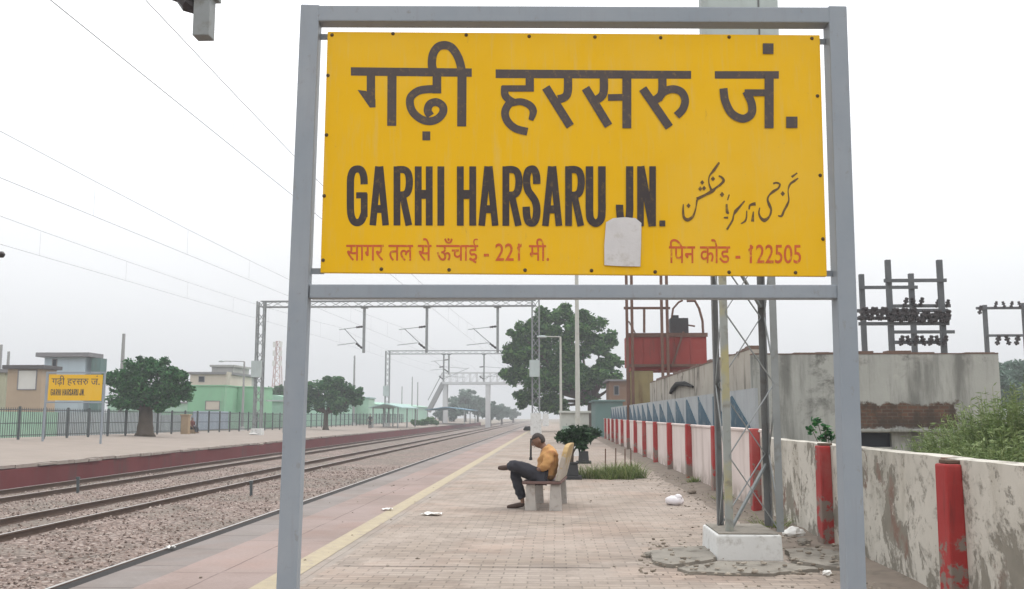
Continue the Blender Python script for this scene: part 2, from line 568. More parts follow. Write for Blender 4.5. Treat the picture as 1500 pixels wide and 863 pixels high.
M['pink'] = m_pavers('pink_concrete', (0.302, 0.236, 0.214), (0.275, 0.217, 0.198), (0.16, 0.12, 0.108), 1.1, 2.4, 0.012, (0.20, 0.165, 0.15), 0.7, 0.0, 0.3)
M['coping'] = m_pavers('coping_stone', (0.25, 0.222, 0.208), (0.215, 0.19, 0.178), (0.10, 0.088, 0.08), 0.9, 1.25, 0.014, (0.19, 0.165, 0.15), 0.6, 0.0, 0.35)
M['yellow_line'] = simple('worn_yellow_paint', (0.36, 0.305, 0.215), 0.85, 0.22, 5, dirt=(0.28, 0.24, 0.208), dirt_amt=1.0)
M['edge_dark'] = simple('dark_edge_stone', (0.03, 0.028, 0.027), 0.9, 0.3, 4)  # near-black stone for the platform edge band and the joint
M['p_face'] = simple('platform_face', (0.16, 0.05, 0.045), 0.9, 0.3, 1.5, dirt=(0.10, 0.08, 0.07), dirt_amt=0.7, streak=True)
M['p2_face'] = simple('red_platform_face', (0.135, 0.034, 0.036), 0.9, 0.25, 0.8, dirt=(0.08, 0.05, 0.047), dirt_amt=0.75, streak=True)
M['p2_top'] = simple('dusty_platform', (0.255, 0.215, 0.185), 0.9, 0.18, 0.5, dirt=(0.22, 0.19, 0.16), dirt_amt=0.6)
M['p2_coping'] = simple('chipped_pale_coping', (0.29, 0.25, 0.22), 0.9, 0.25, 2.0, dirt=(0.19, 0.13, 0.115), dirt_amt=0.8)
M['ballast'] = m_ballast()
M['stone'] = m_stone()
M['rail'] = m_rail()
M['sleeper'] = simple('dusty_concrete_sleeper', (0.27, 0.23, 0.20), 0.9, 0.2, 3)
M['soil'] = simple('dry_soil', (0.22, 0.175, 0.13), 0.95, 0.3, 0.3, dirt=(0.10, 0.12, 0.05), dirt_amt=0.7)
M['dirt'] = simple('wall_foot_dirt', (0.20, 0.165, 0.135), 0.95, 0.35, 2.2, dirt=(0.11, 0.095, 0.075), dirt_amt=0.8, bump=0.6)
M['peel'] = m_peel()
def m_grit():
    t = NT('pale_and_brown_grit')
    g = t.t.nodes.new('ShaderNodeNewGeometry')
    return t.done(t.mix(g.outputs['Random Per Island'], (0.13, 0.105, 0.08), (0.34, 0.30, 0.25)), 0.95)
M['grit'] = m_grit()
M['pinkwall'] = m_pinkwall()
M['redpillar'] = m_redpillar()
M['cap'] = simple('dark_pillar_cap', (0.11, 0.075, 0.055), 0.9, 0.3, 6)
M['white_base'] = simple('whitewashed_footing', (0.60, 0.60, 0.585), 0.9, 0.12, 4, dirt=(0.30, 0.28, 0.25), dirt_amt=0.7)
M['slab'] = simple('broken_concrete', (0.225, 0.205, 0.175), 0.92, 0.35, 2.6, dirt=(0.11, 0.098, 0.08), dirt_amt=0.9, bump=0.5)
M['galv'] = simple('galvanised_steel', (0.235, 0.25, 0.25), 0.55, 0.25, 3, metal=0.15, dirt=(0.13, 0.11, 0.09), dirt_amt=0.6)
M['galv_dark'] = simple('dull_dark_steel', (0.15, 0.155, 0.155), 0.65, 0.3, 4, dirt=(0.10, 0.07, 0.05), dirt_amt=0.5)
def m_leg():
    t = NT('yellow_flecked_leg')
    c = t.mix(t.noise(3, 5), (0.20, 0.215, 0.20), (0.31, 0.325, 0.31))
    p = t.noise(0.9, 6, 0.6, vec=t.mapv((1, 1, 1.2)))
    c = t.mix(t.ramp(p, 0.46, 0.6, 0, 0.75), c, (0.37, 0.32, 0.12))
    d = t.noise(7, 5, 0.65)
    c = t.mix(t.ramp(d, 0.55, 0.7, 0, 0.6), c, (0.15, 0.13, 0.11))
    return t.done(c, 0.6, 0, 0.35)
M['leg'] = m_leg()
M['cabinet'] = simple('pale_grey_cabinet', (0.40, 0.45, 0.44), 0.6, 0.12, 2.0, dirt=(0.25, 0.26, 0.25), dirt_amt=0.4, streak=True)
M['wire'] = simple('wire', (0.27, 0.27, 0.28), 0.6, 0.1, 2, bump=0)
M['ceramic'] = simple('dark_insulator', (0.035, 0.028, 0.028), 0.3, 0.2, 4, bump=0)
M['bark'] = simple('bark', (0.085, 0.065, 0.048), 0.95, 0.35, 3, bump=0.6)
M['bark_grey'] = simple('grey_bark', (0.17, 0.145, 0.115), 0.95, 0.35, 3, bump=0.6)
M['leaf_dark'] = leafmat('dark_leaves', (0.016, 0.055, 0.016), (0.045, 0.132, 0.032), (0.115, 0.225, 0.06))
M['leaf_mid'] = leafmat('mid_leaves', (0.010, 0.052, 0.018), (0.030, 0.122, 0.040), (0.090, 0.215, 0.07))
M['leaf_shrub'] = leafmat('shrub_leaves', (0.010, 0.026, 0.012), (0.022, 0.055, 0.022), (0.05, 0.10, 0.04))
M['bridge_stair'] = simple('dull_stair_steel', (0.25, 0.245, 0.245), 0.85, 0.15, 0.5)
M['leaf_hazed'] = leafmat('hazed_leaves', (0.085, 0.135, 0.105), (0.115, 0.175, 0.135), (0.145, 0.21, 0.16))  # pale bluish greens: distance haze worked into the leaf colour
M['leaf_bush'] = leafmat('bush_leaves', (0.10, 0.15, 0.05), (0.175, 0.235, 0.09), (0.28, 0.335, 0.16))
M['grass'] = leafmat('grass_blades', (0.08, 0.12, 0.035), (0.15, 0.21, 0.065), (0.30, 0.31, 0.14))
M['weather'] = m_concrete('weathered_concrete', (0.215, 0.22, 0.20), (0.36, 0.36, 0.325), (0.085, 0.085, 0.075), 0.9)
M['weather_side'] = m_concrete('weathered_whitewash', (0.29, 0.265, 0.225), (0.44, 0.41, 0.36), (0.12, 0.105, 0.09), 0.8)
M['parapet'] = simple('crumbled_brick_edge', (0.15, 0.10, 0.08), 0.95, 0.4, 4, bump=0.6)
def m_front():
    t = NT('weathered_front_wall')
    c = t.mix(t.noise(1.2, 6), (0.26, 0.265, 0.245), (0.42, 0.42, 0.385))
    run = t.noise(1.5, 8, 0.66, vec=t.mapv((1, 1, 0.13)))
    c = t.mix(t.ramp(run, 0.47, 0.68, 0, 0.8), c, (0.115, 0.115, 0.105))
    wash = t.noise(0.9, 7, 0.7)
    c = t.mix(t.ramp(wash, 0.55, 0.7, 0, 0.7), c, (0.43, 0.42, 0.38))
    bl = t.noise(0.8, 9, 0.72, dist=0.5)
    c = t.mix(t.ramp(bl, 0.54, 0.66, 0, 0.85), c, (0.10, 0.10, 0.09))
    p = t.t.nodes.new('ShaderNodeSeparateXYZ'); t.t.links.new(t.co, p.inputs[0])
    wob = t.math('MULTIPLY', t.math('SUBTRACT', t.noise(2.6, 8, 0.68), 0.5), 0.55)
    def edge(a, sgn, lim):
        return t.math('ADD', t.math('MULTIPLY', t.math('SUBTRACT', a, lim), sgn), wob)
    ax0, ax1 = at(1240, 600, 22).x - 7, at(1402, 600, 22).x - 7
    az0, az1 = at(1300, 629, 22).z, at(1300, 589, 22).z
    k = t.math('MINIMUM', edge(p.outputs[0], 1.0, ax0), edge(p.outputs[0], -1.0, ax1))
    k = t.math('MINIMUM', k, t.math('MINIMUM', edge(p.outputs[2], 1.0, az0), edge(p.outputs[2], -1.0, az1)))
    cb = t.t.nodes.new('ShaderNodeCombineXYZ')
    t.put(cb.inputs[0], p.outputs[0]); t.put(cb.inputs[1], p.outputs[2])
    br = t.n('ShaderNodeTexBrick', Color1=(0.135, 0.075, 0.05, 1), Color2=(0.085, 0.052, 0.04, 1), Mortar=(0.12, 0.10, 0.08, 1), Scale=1.0)
    br.inputs['Brick Width'].default_value = .23; br.inputs['Row Height'].default_value = .08; br.inputs['Mortar Size'].default_value = .01
    t.t.links.new(cb.outputs[0], br.inputs['Vector'])
    bc = t.mix(t.ramp(t.noise(1.9, 8, .7), .42, .6, 0, .8), br.outputs['Color'], (0.055, 0.045, 0.037))
    m_ = t.ramp(k, -0.02, 0.05)
    c = t.mix(m_, c, bc)
    t.bump(t.math('ADD', t.math('MULTIPLY', m_, -1.0), t.math('MULTIPLY', t.noise(18, 5), 0.4)), 0.5, 0.02)
    return t.done(c, 0.92, 0, 0.1)
M['front'] = m_front()
M['brick_old'] = m_brick('exposed_brick', (0.13, 0.07, 0.047), (0.09, 0.055, 0.04), (0.11, 0.092, 0.075), (0.068, 0.055, 0.044))
M['void'] = simple('dark_glass', (0.02, 0.024, 0.032), 0.35, 0.2, 3)
M['tank_red'] = simple('faded_red_tank', (0.25, 0.036, 0.028), 0.75, 0.25, 0.8, dirt=(0.10, 0.045, 0.032), dirt_amt=0.95, streak=True)
M['rust'] = simple('rusted_iron', (0.13, 0.07, 0.05), 0.85, 0.4, 3)
M['rust_yellow'] = simple('rust_streaked_yellow_tin', (0.26, 0.21, 0.10), 0.85, 0.3, 1.2, dirt=(0.14, 0.07, 0.04), dirt_amt=0.9, streak=True)
M['blue'] = simple('blue_paint', (0.05, 0.092, 0.125), 0.8, 0.35, 2, dirt=(0.19, 0.21, 0.215), dirt_amt=0.85)
M['screen_white'] = simple('grey_white_screen', (0.30, 0.32, 0.33), 0.8, 0.2, 1.5, dirt=(0.17, 0.185, 0.19), dirt_amt=0.8, streak=True)
M['teal'] = m_tin('teal_sheeting', (0.10, 0.17, 0.16), 0.25, 1)
M['bench'] = simple('worn_bench_concrete', (0.40, 0.37, 0.34), 0.85, 0.18, 5, dirt=(0.25, 0.21, 0.18), dirt_amt=0.6)
def m_backrest():
    t = NT('worn_mustard_paint')
    c = t.mix(t.noise(4, 6), (0.34, 0.235, 0.105), (0.43, 0.30, 0.14))
    z = t.t.nodes.new('ShaderNodeSeparateXYZ'); t.t.links.new(t.co, z.inputs[0])
    d = t.math('ADD', t.noise(3.4, 7, .68), t.ramp(z.outputs[2], .5, 1.1, .16, -.05))
    c = t.mix(t.ramp(d, .54, .58), c, (0.37, 0.325, 0.275))
    g = t.noise(5.5, 6, .65)
    c = t.mix(t.ramp(g, .52, .62, 0, .75), c, (0.22, 0.21, 0.13))
    t.bump(t.noise(25, 4), .2, .01)
    return t.done(c, .8)
M['backrest'] = m_backrest()
M['bench_seat'] = simple('dark_bench_seat', (0.14, 0.085, 0.075), 0.7, 0.25, 5)
M['skin'] = simple('brown_skin', (0.19, 0.105, 0.07), 0.55, 0.12, 8, bump=0.05)
M['shirt'] = simple('mustard_orange_shirt', (0.46, 0.255, 0.10), 0.9, 0.35, 4, dirt=(0.42, 0.17, 0.085), dirt_amt=0.8, bump=0.1)
M['trousers'] = simple('charcoal_trousers', (0.038, 0.038, 0.046), 0.95, 0.3, 6)
M['shoe'] = simple('brown_sandal', (0.07, 0.045, 0.035), 0.7, 0.25, 8)
M['hair'] = simple('dark_hair', (0.055, 0.047, 0.044), 0.8, 0.3, 20)
M['cloth'] = simple('mustard_green_cloth', (0.34, 0.24, 0.10), 0.95, 0.3, 5, dirt=(0.20, 0.21, 0.13), dirt_amt=0.8)
M['maroon'] = simple('maroon_cloth', (0.13, 0.035, 0.03), 0.95, 0.3, 4)
M['tan'] = simple('tan_concrete', (0.32, 0.235, 0.15), 0.9, 0.25, 2)
M['planter'] = simple('blackened_planter', (0.045, 0.045, 0.046), 0.85, 0.3, 5)
M['pole_pale'] = simple('pale_lamp_pole', (0.45, 0.45, 0.41), 0.6, 0.12, 1.5, dirt=(0.28, 0.26, 0.20), dirt_amt=0.5)
M['pole_conc'] = simple('grey_concrete_pole', (0.28, 0.28, 0.275), 0.85, 0.15, 2)
M['kiosk'] = simple('pale_kiosk_paint', (0.46, 0.48, 0.44), 0.8, 0.12, 1.5, dirt=(0.32, 0.33, 0.29), dirt_amt=0.6)
M['kiosk_green'] = simple('pale_green_paint', (0.28, 0.37, 0.31), 0.8, 0.15, 2)
M['plastic'] = simple('white_plastic', (0.72, 0.69, 0.71), 0.5, 0.08, 6)
M['litter'] = simple('white_paper_litter', (0.70, 0.69, 0.66), 0.8, 0.08, 8)
M['black'] = simple('black_rag', (0.02, 0.02, 0.02), 0.9, 0.3, 6)
M['b_tan'] = simple('tan_building', (0.36, 0.28, 0.20), 0.9, 0.15, 0.6, dirt=(0.25, 0.20, 0.15), dirt_amt=0.6, streak=True)
M['b_cream'] = simple('cream_green_building', (0.38, 0.38, 0.27), 0.9, 0.15, 0.6, dirt=(0.26, 0.26, 0.19), dirt_amt=0.6, streak=True)
M['b_grey'] = simple('grey_building', (0.33, 0.325, 0.31), 0.9, 0.15, 0.6, dirt=(0.23, 0.22, 0.2), dirt_amt=0.6, streak=True)
M['b_blue'] = simple('pale_blue_building', (0.40, 0.48, 0.53), 0.85, 0.12, 0.6, dirt=(0.28, 0.33, 0.36), dirt_amt=0.5, streak=True)
M['b_beige'] = simple('beige_building', (0.50, 0.45, 0.38), 0.9, 0.12, 0.5, dirt=(0.34, 0.30, 0.25), dirt_amt=0.6, streak=True)
M['b_green'] = simple('leaf_green_wall_paint', (0.21, 0.42, 0.26), 0.85, 0.18, 0.6, dirt=(0.24, 0.34, 0.25), dirt_amt=0.6, streak=True)
M['b_mint'] = m_tin('mint_green_sheeting', (0.30, 0.50, 0.39), 0.4, 1, (0.33, 0.40, 0.33), 0.5)
M['b_brown'] = simple('brown_hut', (0.19, 0.115, 0.075), 0.9, 0.25, 1)
M['roof_grey'] = simple('grey_roof_slab', (0.19, 0.185, 0.19), 0.9, 0.2, 1)
M['roof_dark'] = simple('dark_roof_slab', (0.085, 0.08, 0.08), 0.9, 0.2, 1)
M['roof_blue'] = m_tin('blue_roof_sheeting', (0.10, 0.21, 0.29), 0.3, 0, (0.15, 0.2, 0.22), 0.3)
M['roof_teal'] = m_tin('pale_teal_roof_sheeting', (0.30, 0.43, 0.41), 0.3, 0, (0.2, 0.27, 0.25), 0.3)
M['panel_white'] = simple('white_panel', (0.56, 0.56, 0.53), 0.8, 0.1, 1)
M['hoard_grey'] = m_tin('grey_blue_hoarding', (0.33, 0.37, 0.38), 0.3, 1, (0.22, 0.22, 0.21), 0.5)
M['hoard_green'] = m_tin('light_green_hoarding', (0.30, 0.48, 0.36), 0.3, 1, (0.25, 0.29, 0.24), 0.5)
M['hoard_blue'] = m_tin('pale_blue_hoarding', (0.38, 0.45, 0.54), 0.3, 1, (0.28, 0.31, 0.34), 0.4)
M['fence'] = simple('dark_railing_paint', (0.075, 0.085, 0.088), 0.7, 0.3, 2)
M['tower_red'] = simple('red_white_tower_paint', (0.38, 0.24, 0.22), 0.7, 0.4, 0.25, bump=0)
M['bridge'] = simple('hazed_bridge_steel', (0.50, 0.495, 0.495), 0.8, 0.15, 0.5)  # steel colour paled to stand in for fading by distance haze

# ------------------------------------------------------------------ ground, tracks, platforms
random.seed(11)
GX, GY0, GY1 = 560.0, -60.0, 640.0
mb = MB(); mb.add([(-GX, GY0, -1.12), (GX, GY0, -1.12), (GX, GY1, -1.12), (-GX, GY1, -1.12)], [(0, 1, 2, 3)])
struct('ground', mb, M['soil'])

def sheet(x0, x1, y0, y1, nx, ny, zf):
    m = MB()
    vs = [(x0 + (x1 - x0) * i / nx, y0 + (y1 - y0) * (j / ny) ** 1.6, 0) for j in range(ny + 1) for i in range(nx + 1)]
    vs = [(x, y, zf(x, y)) for x, y, _ in vs]
    fs = [(j * (nx + 1) + i, j * (nx + 1) + i + 1, (j + 1) * (nx + 1) + i + 1, (j + 1) * (nx + 1) + i) for j in range(ny) for i in range(nx)]
    return m.add(vs, fs)

TR = (-6.23, -12.04, -16.97)
RT = -0.84                               # rail top
def ballast_z(x, y):
    d = min(abs(x - t) for t in TR)
    z = -1.005 if d < 1.45 else -1.005 - min(0.05, (d - 1.45) * 0.08)
    if -11 < x < -7.6: z += 0.05
    return z + 0.035 * noise.noise((x * 1.7, y * 1.1, 0)) + 0.02 * noise.noise((x * 6, y * 5, 3))
struct('ballast_bed', sheet(-18.6, -4.5, -10, 420, 70, 300, ballast_z), M['ballast'], smooth=True, recalc=False)

# loose stones lying on the ballast
rs = random.Random(5)
mb = MB()
for i in range(17000):
    y = 7 + 40 * rs.random() ** 1.6
    x = rs.uniform(-18.4, -6.75)
    if any(abs(abs(x - t) - 0.84) < 0.09 for t in TR): continue
    s = rs.uniform(0.018, 0.046)
    z = ballast_z(x, y) + s * 0.3
    a = rs.uniform(0, 6.28)
    ca, sa = math.cos(a), math.sin(a)
    k = [rs.uniform(0.6, 1.15) * s for _ in range(6)]
    loc = [(k[0], 0, 0), (-k[1], 0, 0), (0, k[2], 0), (0, -k[3], 0), (0, 0, k[4] * .8), (0, 0, -k[5] * .8)]
    mb.add([(x + p * ca - q * sa, y + p * sa + q * ca, z + r + 0.3 * p) for p, q, r in loc],
           [(0, 2, 4), (2, 1, 4), (1, 3, 4), (3, 0, 4), (2, 0, 5), (1, 2, 5), (3, 1, 5), (0, 3, 5)])
tag(mb.build('ballast_stones', M['stone'], recalc=False), 'brown and grey ballast stones lying between the railway tracks', 'gravel', kind='stuff')

RP = [(-0.07, 0), (0.07, 0), (0.07, 0.012), (0.012, 0.03), (0.012, 0.12), (0.035, 0.13), (0.037, 0.158), (0.028, 0.17), (-0.028, 0.17), (-0.037, 0.158), (-0.035, 0.13), (-0.012, 0.12), (-0.012, 0.03), (-0.07, 0.012)]
TL = ('railway track beside the paved platform, mostly hidden behind its edge',
      'middle railway track with dark rails and sandy ballast between them',
      'railway track running along the red face of the far platform')
for t, lab in zip(TR, TL):
    tr = thing('railway_track', lab, 'track', (t, 0, RT - 0.17), 'parallel railway tracks')
    for sgn in (-1, 1):
        m = MB()
        m.prism([(t + sgn * 0.838 + u, RT - 0.17 + v) for u, v in RP], 'y', -8, 400)
        m.build('rail', M['rail'], tr)
    if t == TR[0]:
        ys = [6 + i * 0.65 for i in range(30)]
    else:
        ys = [14 + i * 0.65 for i in range(80)]
    for y in ys:
        m = MB(); m.frus(t - 1.35, t + 1.35, y - 0.13, y + 0.13, RT - 0.40, RT - 0.176 - 0.005, 0.02)
        m.build('sleeper', M['sleeper'], tr)
    m = MB()
    y = ys[-1] + 0.65
    while y < 260:
        m.frus(t - 1.35, t + 1.35, y - 0.13, y + 0.13, RT - 0.40, RT - 0.181, 0.02)
        y += 0.65
    tag(m.build('sleepers', M['sleeper'], tr), kind='stuff')

# near platform: strips butted side by side
PY0, PY1 = -6, 170
def strip(name, x0, x1, mat, z=0.0, y0=PY0, y1=PY1, x0b=None):
    mb = MB(); mb.add([(x0, y0, z), (x1, y0, z), (x1, y1, z), (x0, y1, z)], [(0, 1, 2, 3)])
    return struct(name, mb, mat)
strip('platform_paving', -2.33, 3.0, M['pavers'])
strip('platform_border', -2.77, -2.33, M['border'])
strip('platform_walk', -3.82, -2.77, M['pink'])
strip('platform_coping', -4.38, -3.82, M['coping'])
jy = gnd(700, 831).y
strip('platform_joint', -2.2, 0.55, M['edge_dark'], 0.003, jy, jy + .016)
strip('platform_yellow_line', -2.76, -2.50, M['yellow_line'], 0.004)
mb = MB(); mb.box(-4.55, -4.382, PY0, PY1, -0.16, -0.004); struct('platform_edge', mb, M['edge_dark'], bevel=0.012)
mb = MB(); mb.box(-4.46, 3.3, PY0, PY1, -1.11, -0.02); struct('platform_body', mb, M['p_face'])
mb = MB(); nn = 180
vs, fs = [], []
for i in range(nn + 1):
    y = PY0 + (66 - PY0) * i / nn
    q = 2.62 + 0.14 * noise.noise((y * .8, 0, 0)) + 0.08 * noise.noise((y * 3, 5, 0))
    for k in range(6):
        x = q + (3.32 - q) * k / 5
        vs.append((x, y, 0.004 + 0.06 * (k / 5) ** 1.5 * (0.6 + 0.5 * noise.noise((x * 3, y * 2, 1))) + (0.012 * noise.noise((x * 9, y * 9, 2)) if k else -0.002)))
for i in range(nn):
    for k in range(5):
        a = i * 6 + k
        fs.append((a, a + 1, a + 7, a + 6))
mb.add(vs, fs); struct('ground_dirt_strip', mb, M['dirt'], smooth=True, recalc=False)

# far platform, its surface climbing gently to the fence
def p2z(x, y):
    rise = 0.46 if y < 48 else (0.25 if y > 94 else 0.46 - 0.21 * (y - 48) / 46)
    t = max(0, min(1, (-18.9 - x) / 9.1))
    return -0.18 + rise * t + 0.015 * noise.noise((x * .5, y * .4, 0))
struct('far_platform_surface', sheet(-31.5, -18.9, 0, 240, 26, 160, p2z), M['p2_top'], recalc=False)
mb = MB(); mb.box(-31.5, -18.72, 0, 240, -1.11, -0.31); struct('far_platform_body', mb, M['p2_face'])
rc = random.Random(2)
mb = MB(); y = 0.0
while y < 240:
    L = rc.uniform(1.0, 1.5) * (1 if y < 90 else 3)
    o = rc.uniform(0, 0.09) if rc.random() < .7 else rc.uniform(.09, .2)
    mb.box(-18.96, -18.62 - o, y, y + L - 0.025, -0.30 + rc.uniform(0, .03), -0.168 + rc.uniform(-.03, .012))
    y += L
struct('far_platform_coping', mb, M['p2_coping'])
def tz(x, y):
    return 0.08 + 0.1 * noise.noise((x * .05, y * .05, 0))
struct('terrain_west', sheet(-300, -31.5, 0, 400, 30, 40, lambda x, y: 0.1 + 0.08 * noise.noise((x * .05, y * .05, 0))), M['soil'], recalc=False)
struct('terrain_east', sheet(3.32, 300, -20, 400, 40, 40, lambda x, y: -0.1 + 0.05 * noise.noise((x * .1, y * .1, 4))), M['soil'], recalc=False)

# ------------------------------------------------------------------ station sign
SA = R(4.0)                                   # the board is turned a little off square
SC = at(840, 430, 5.2)
sign_root_loc = Vector((SC.x, SC.y, 0))
su = Vector((math.cos(SA), math.sin(SA), 0)); sn = Vector((math.sin(SA), -math.cos(SA), 0))
def sp(px, py, off=0.0):
    """a point of the sign's plane in the sign's own coordinates; off is towards the viewer"""
    d = ray(px, py)
    o = Vector((0, 0, EYE))
    t = (sign_root_loc - o).dot(sn) / d.dot(sn)
    p = o + d * t - sign_root_loc
    return Vector((p.dot(su), -off, p.z))

sign = thing('station_sign', 'large yellow station name board in grey steel frame, nearest the viewer', 'sign', (0, 0, 0), 'station name boards')
def line_at(a, b, z):
    t = (z - a.z) / (b.z - a.z)
    return a.lerp(b, t)
for (p0, p1) in (((456.5, 12), (422, 863)), ((1222.5, 14), (1250, 863))):
    a, b = sp(*p0), sp(*p1)
    m = MB()
    m.bar(line_at(a, b, 0.0), line_at(a, b, a.z), 0.105, 0.105, up=(0, 1, 0))
    m.build('post', M['steel'], sign, bevel=0.008)
pl, pr = sp(468, 24.5), sp(1211, 27)
m = MB(); m.bar(pl, pr, 0.1, 0.092, up=(0, 0, 1)); m.build('top_rail', M['steel'], sign, bevel=0.007)
pl, pr = sp(455, 428), sp(1229, 428.5)
m = MB(); m.bar(pl, pr, 0.08, 0.076, up=(0, 0, 1)); m.build('bottom_rail', M['steel'], sign, bevel=0.007)
BT = 0.016
corners = [sp(480.5, 48), sp(1199.5, 53), sp(1210, 405.5), sp(470, 400)]
m = MB()
m.add([c + Vector((0, -BT, 0)) for c in corners] + [c + Vector((0, BT, 0)) for c in corners],
      [(0, 1, 2, 3), (7, 6, 5, 4), (0, 4, 5, 1), (1, 5, 6, 2), (2, 6, 7, 3), (3, 7, 4, 0)])
board = m.build('board', M['board'], sign, bevel=0.003)
for (x0, x1, y) in ((464, 484, 52), (1197, 1216, 59), (455, 474, 396.5), (1206, 1227, 400)):
    m = MB(); m.bar(sp(x0, y) + Vector((0, .006 + BT, 0)), sp(x1, y) + Vector((0, .006 + BT, 0)), 0.010, 0.032, up=(0, 0, 1)); m.build('bracket', M['steel'], sign)
for (x, y) in ((487, 53), (576, 51), (683, 53), (775, 55), (871, 56), (967, 57), (1067, 56), (1188, 58), (481, 112), (479, 199), (475.5, 288), (474, 382),
               (559, 395), (658, 396), (769, 396.5), (866, 397), (959, 399), (1067, 399.5), (1164, 400), (1196, 142), (1200, 258), (1204, 351)):
    m = MB(); c = sp(x, y, BT); m.ball(c, 0.0105, 0.007, 0.0105, 8, 6); m.build('bolt', M['bolt'], board, smooth=True)

class Ink:
    """flat painted strokes laid on the board, drawn in the photograph's grid and carried to the board's plane"""
    def __init__(self): self.mb, self.k = MB(), 0

    def poly(self, pts):
        off = BT + 0.0009 + self.k * 0.00012
        self.k += 1
        self.mb.add([sp(x, y, off) for x, y in pts], [tuple(range(len(pts)))])

    def line(self, pts, wd, curve=False, sub=6):
        ws = list(wd) if isinstance(wd, (list, tuple)) else [wd] * len(pts)
        P = [Vector((x, y)) for x, y in pts]
        if curve and len(P) > 2:
            Q, W = [], []
            for i in range(len(P) - 1):
                p0 = P[max(i - 1, 0)]; p1 = P[i]; p2 = P[i + 1]; p3 = P[min(i + 2, len(P) - 1)]
                for s in range(sub):
                    t = s / sub
                    Q.append(0.5 * ((2 * p1) + (p2 - p0) * t + (2 * p0 - 5 * p1 + 4 * p2 - p3) * t * t + (3 * p1 - p0 - 3 * p2 + p3) * t ** 3))
                    W.append(ws[i] + (ws[i + 1] - ws[i]) * t)
            Q.append(P[-1]); W.append(ws[-1])
            P, ws = Q, W
        L, Rr = [], []
        for i, p in enumerate(P):
            a = (P[i] - P[i - 1]).normalized() if i else (P[1] - P[0]).normalized()
            b = (P[i + 1] - P[i]).normalized() if i < len(P) - 1 else a
            n1 = Vector((-a.y, a.x)); n2 = Vector((-b.y, b.x))
            q = (n1 + n2)
            q = q.normalized() if q.length > 1e-4 else n1
            k = min(1.6, 1 / max(0.35, q.dot(n1)))
            L.append(p + q * ws[i] / 2 * k); Rr.append(p - q * ws[i] / 2 * k)
        off = BT + 0.0009 + self.k * 0.00012
        self.k += 1
        n = len(P)
        self.mb.add([sp(v.x, v.y, off) for v in L + Rr], [(i, i + 1, n + i + 1, n + i) for i in range(n - 1)])

    def rect(self, x0, x1, y0, y1): self.poly([(x0, y0), (x1, y0), (x1, y1), (x0, y1)])

# Devanagari station name
ink = Ink()
Z1 = lambda pts: [(470 + x / 3.924, 40 + y / 3.924) for x, y in pts]
Z2 = lambda pts: [(850 + x / 3.75, 40 + y / 3.75) for x, y in pts]
WD = 12.6
ink.poly(Z1([(175, 236), (868, 243), (868, 291), (175, 284)]))
ink.poly([(726, 103.3), (1011.5, 105.5), (1011.5, 117), (726, 116)])
ink.poly(Z2([(735, 247), (1086, 247), (1086, 288), (735, 288)]))
ink.line(Z1([(290, 270), (290, 440)]), 12.2)
ink.poly(Z1([(213, 366), (262, 372), (316, 420), (316, 466), (284, 468)]))
ink.line(Z1([(411, 270), (409, 572)]), 13.2)
ink.line(Z1([(668, 270), (668, 386)]), 12.6)
ink.line(Z1([(690, 362), (620, 362), (562, 372), (520, 405), (514, 448), (532, 495), (575, 532), (625, 546), (672, 532), (703, 495), (700, 458), (665, 436), (628, 448), (615, 485), (632, 515)]), 11.6, True)
ink.poly(Z1([(585, 604), (630, 604), (630, 655), (585, 655)]))
ink.line(Z1([(655, 275), (640, 225), (645, 165), (672, 122), (712, 110), (752, 124), (785, 170), (803, 220), (813, 280)]), 12.2, True)
ink.line(Z1([(812, 270), (810, 575)]), 13.2)
ink.line(Z1([(1200, 270), (1200, 376)]), 12.0)
ink.line(Z1([(1224, 358), (1040, 358)]), 9.2)
ink.line(Z1([(1058, 345), (1058, 395), (1085, 425), (1115, 440)]), 11.0, True)
ink.line(Z1([(1110, 425), (1075, 455), (1058, 500), (1075, 550), (1120, 588), (1187, 606)]), 11.4, True)
ink.line(Z1([(1095, 442), (1150, 434), (1200, 455), (1220, 490), (1206, 540)]), [10, 10, 11, 11, 7], True)
ink.line(Z1([(1418, 270), (1418, 372), (1400, 408), (1362, 420)]), 12.0, True)
ink.line(Z1([(1292, 352), (1432, 575)]), 12.4)
ink.line(Z2([(127, 265), (127, 355), (112, 388), (72, 412)]), 12.0, True)
ink.line(Z2([(27, 340), (153, 547)]), 12.4)
ink.line(Z2([(150, 392), (255, 390)]), 9.6)
ink.line(Z2([(253, 265), (253, 560)]), 13.0)
ink.line(Z2([(447, 265), (447, 352), (432, 388), (395, 412)]), 12.0, True)
ink.line(Z2([(340, 343), (486, 555)]), 12.4)
ink.line(Z2([(425, 402), (455, 362), (505, 346), (552, 362), (572, 405), (560, 455), (525, 492)]), 11.4, True)
ink.line(Z2([(1032, 265), (1032, 560)]), 13.2)
ink.line(Z2([(782, 342), (792, 412), (828, 480), (888, 508), (934, 482), (936, 425), (906, 358)]), 11.8, True)
ink.line(Z2([(898, 366), (1032, 366)]), 9.8)
ink.rect(1116, 1131.5, 65.5, 81)
ink.rect(1150, 1166.5, 172.5, 189)
ink.mb.build('hindi_lettering', M['letter'], board, recalc=False)

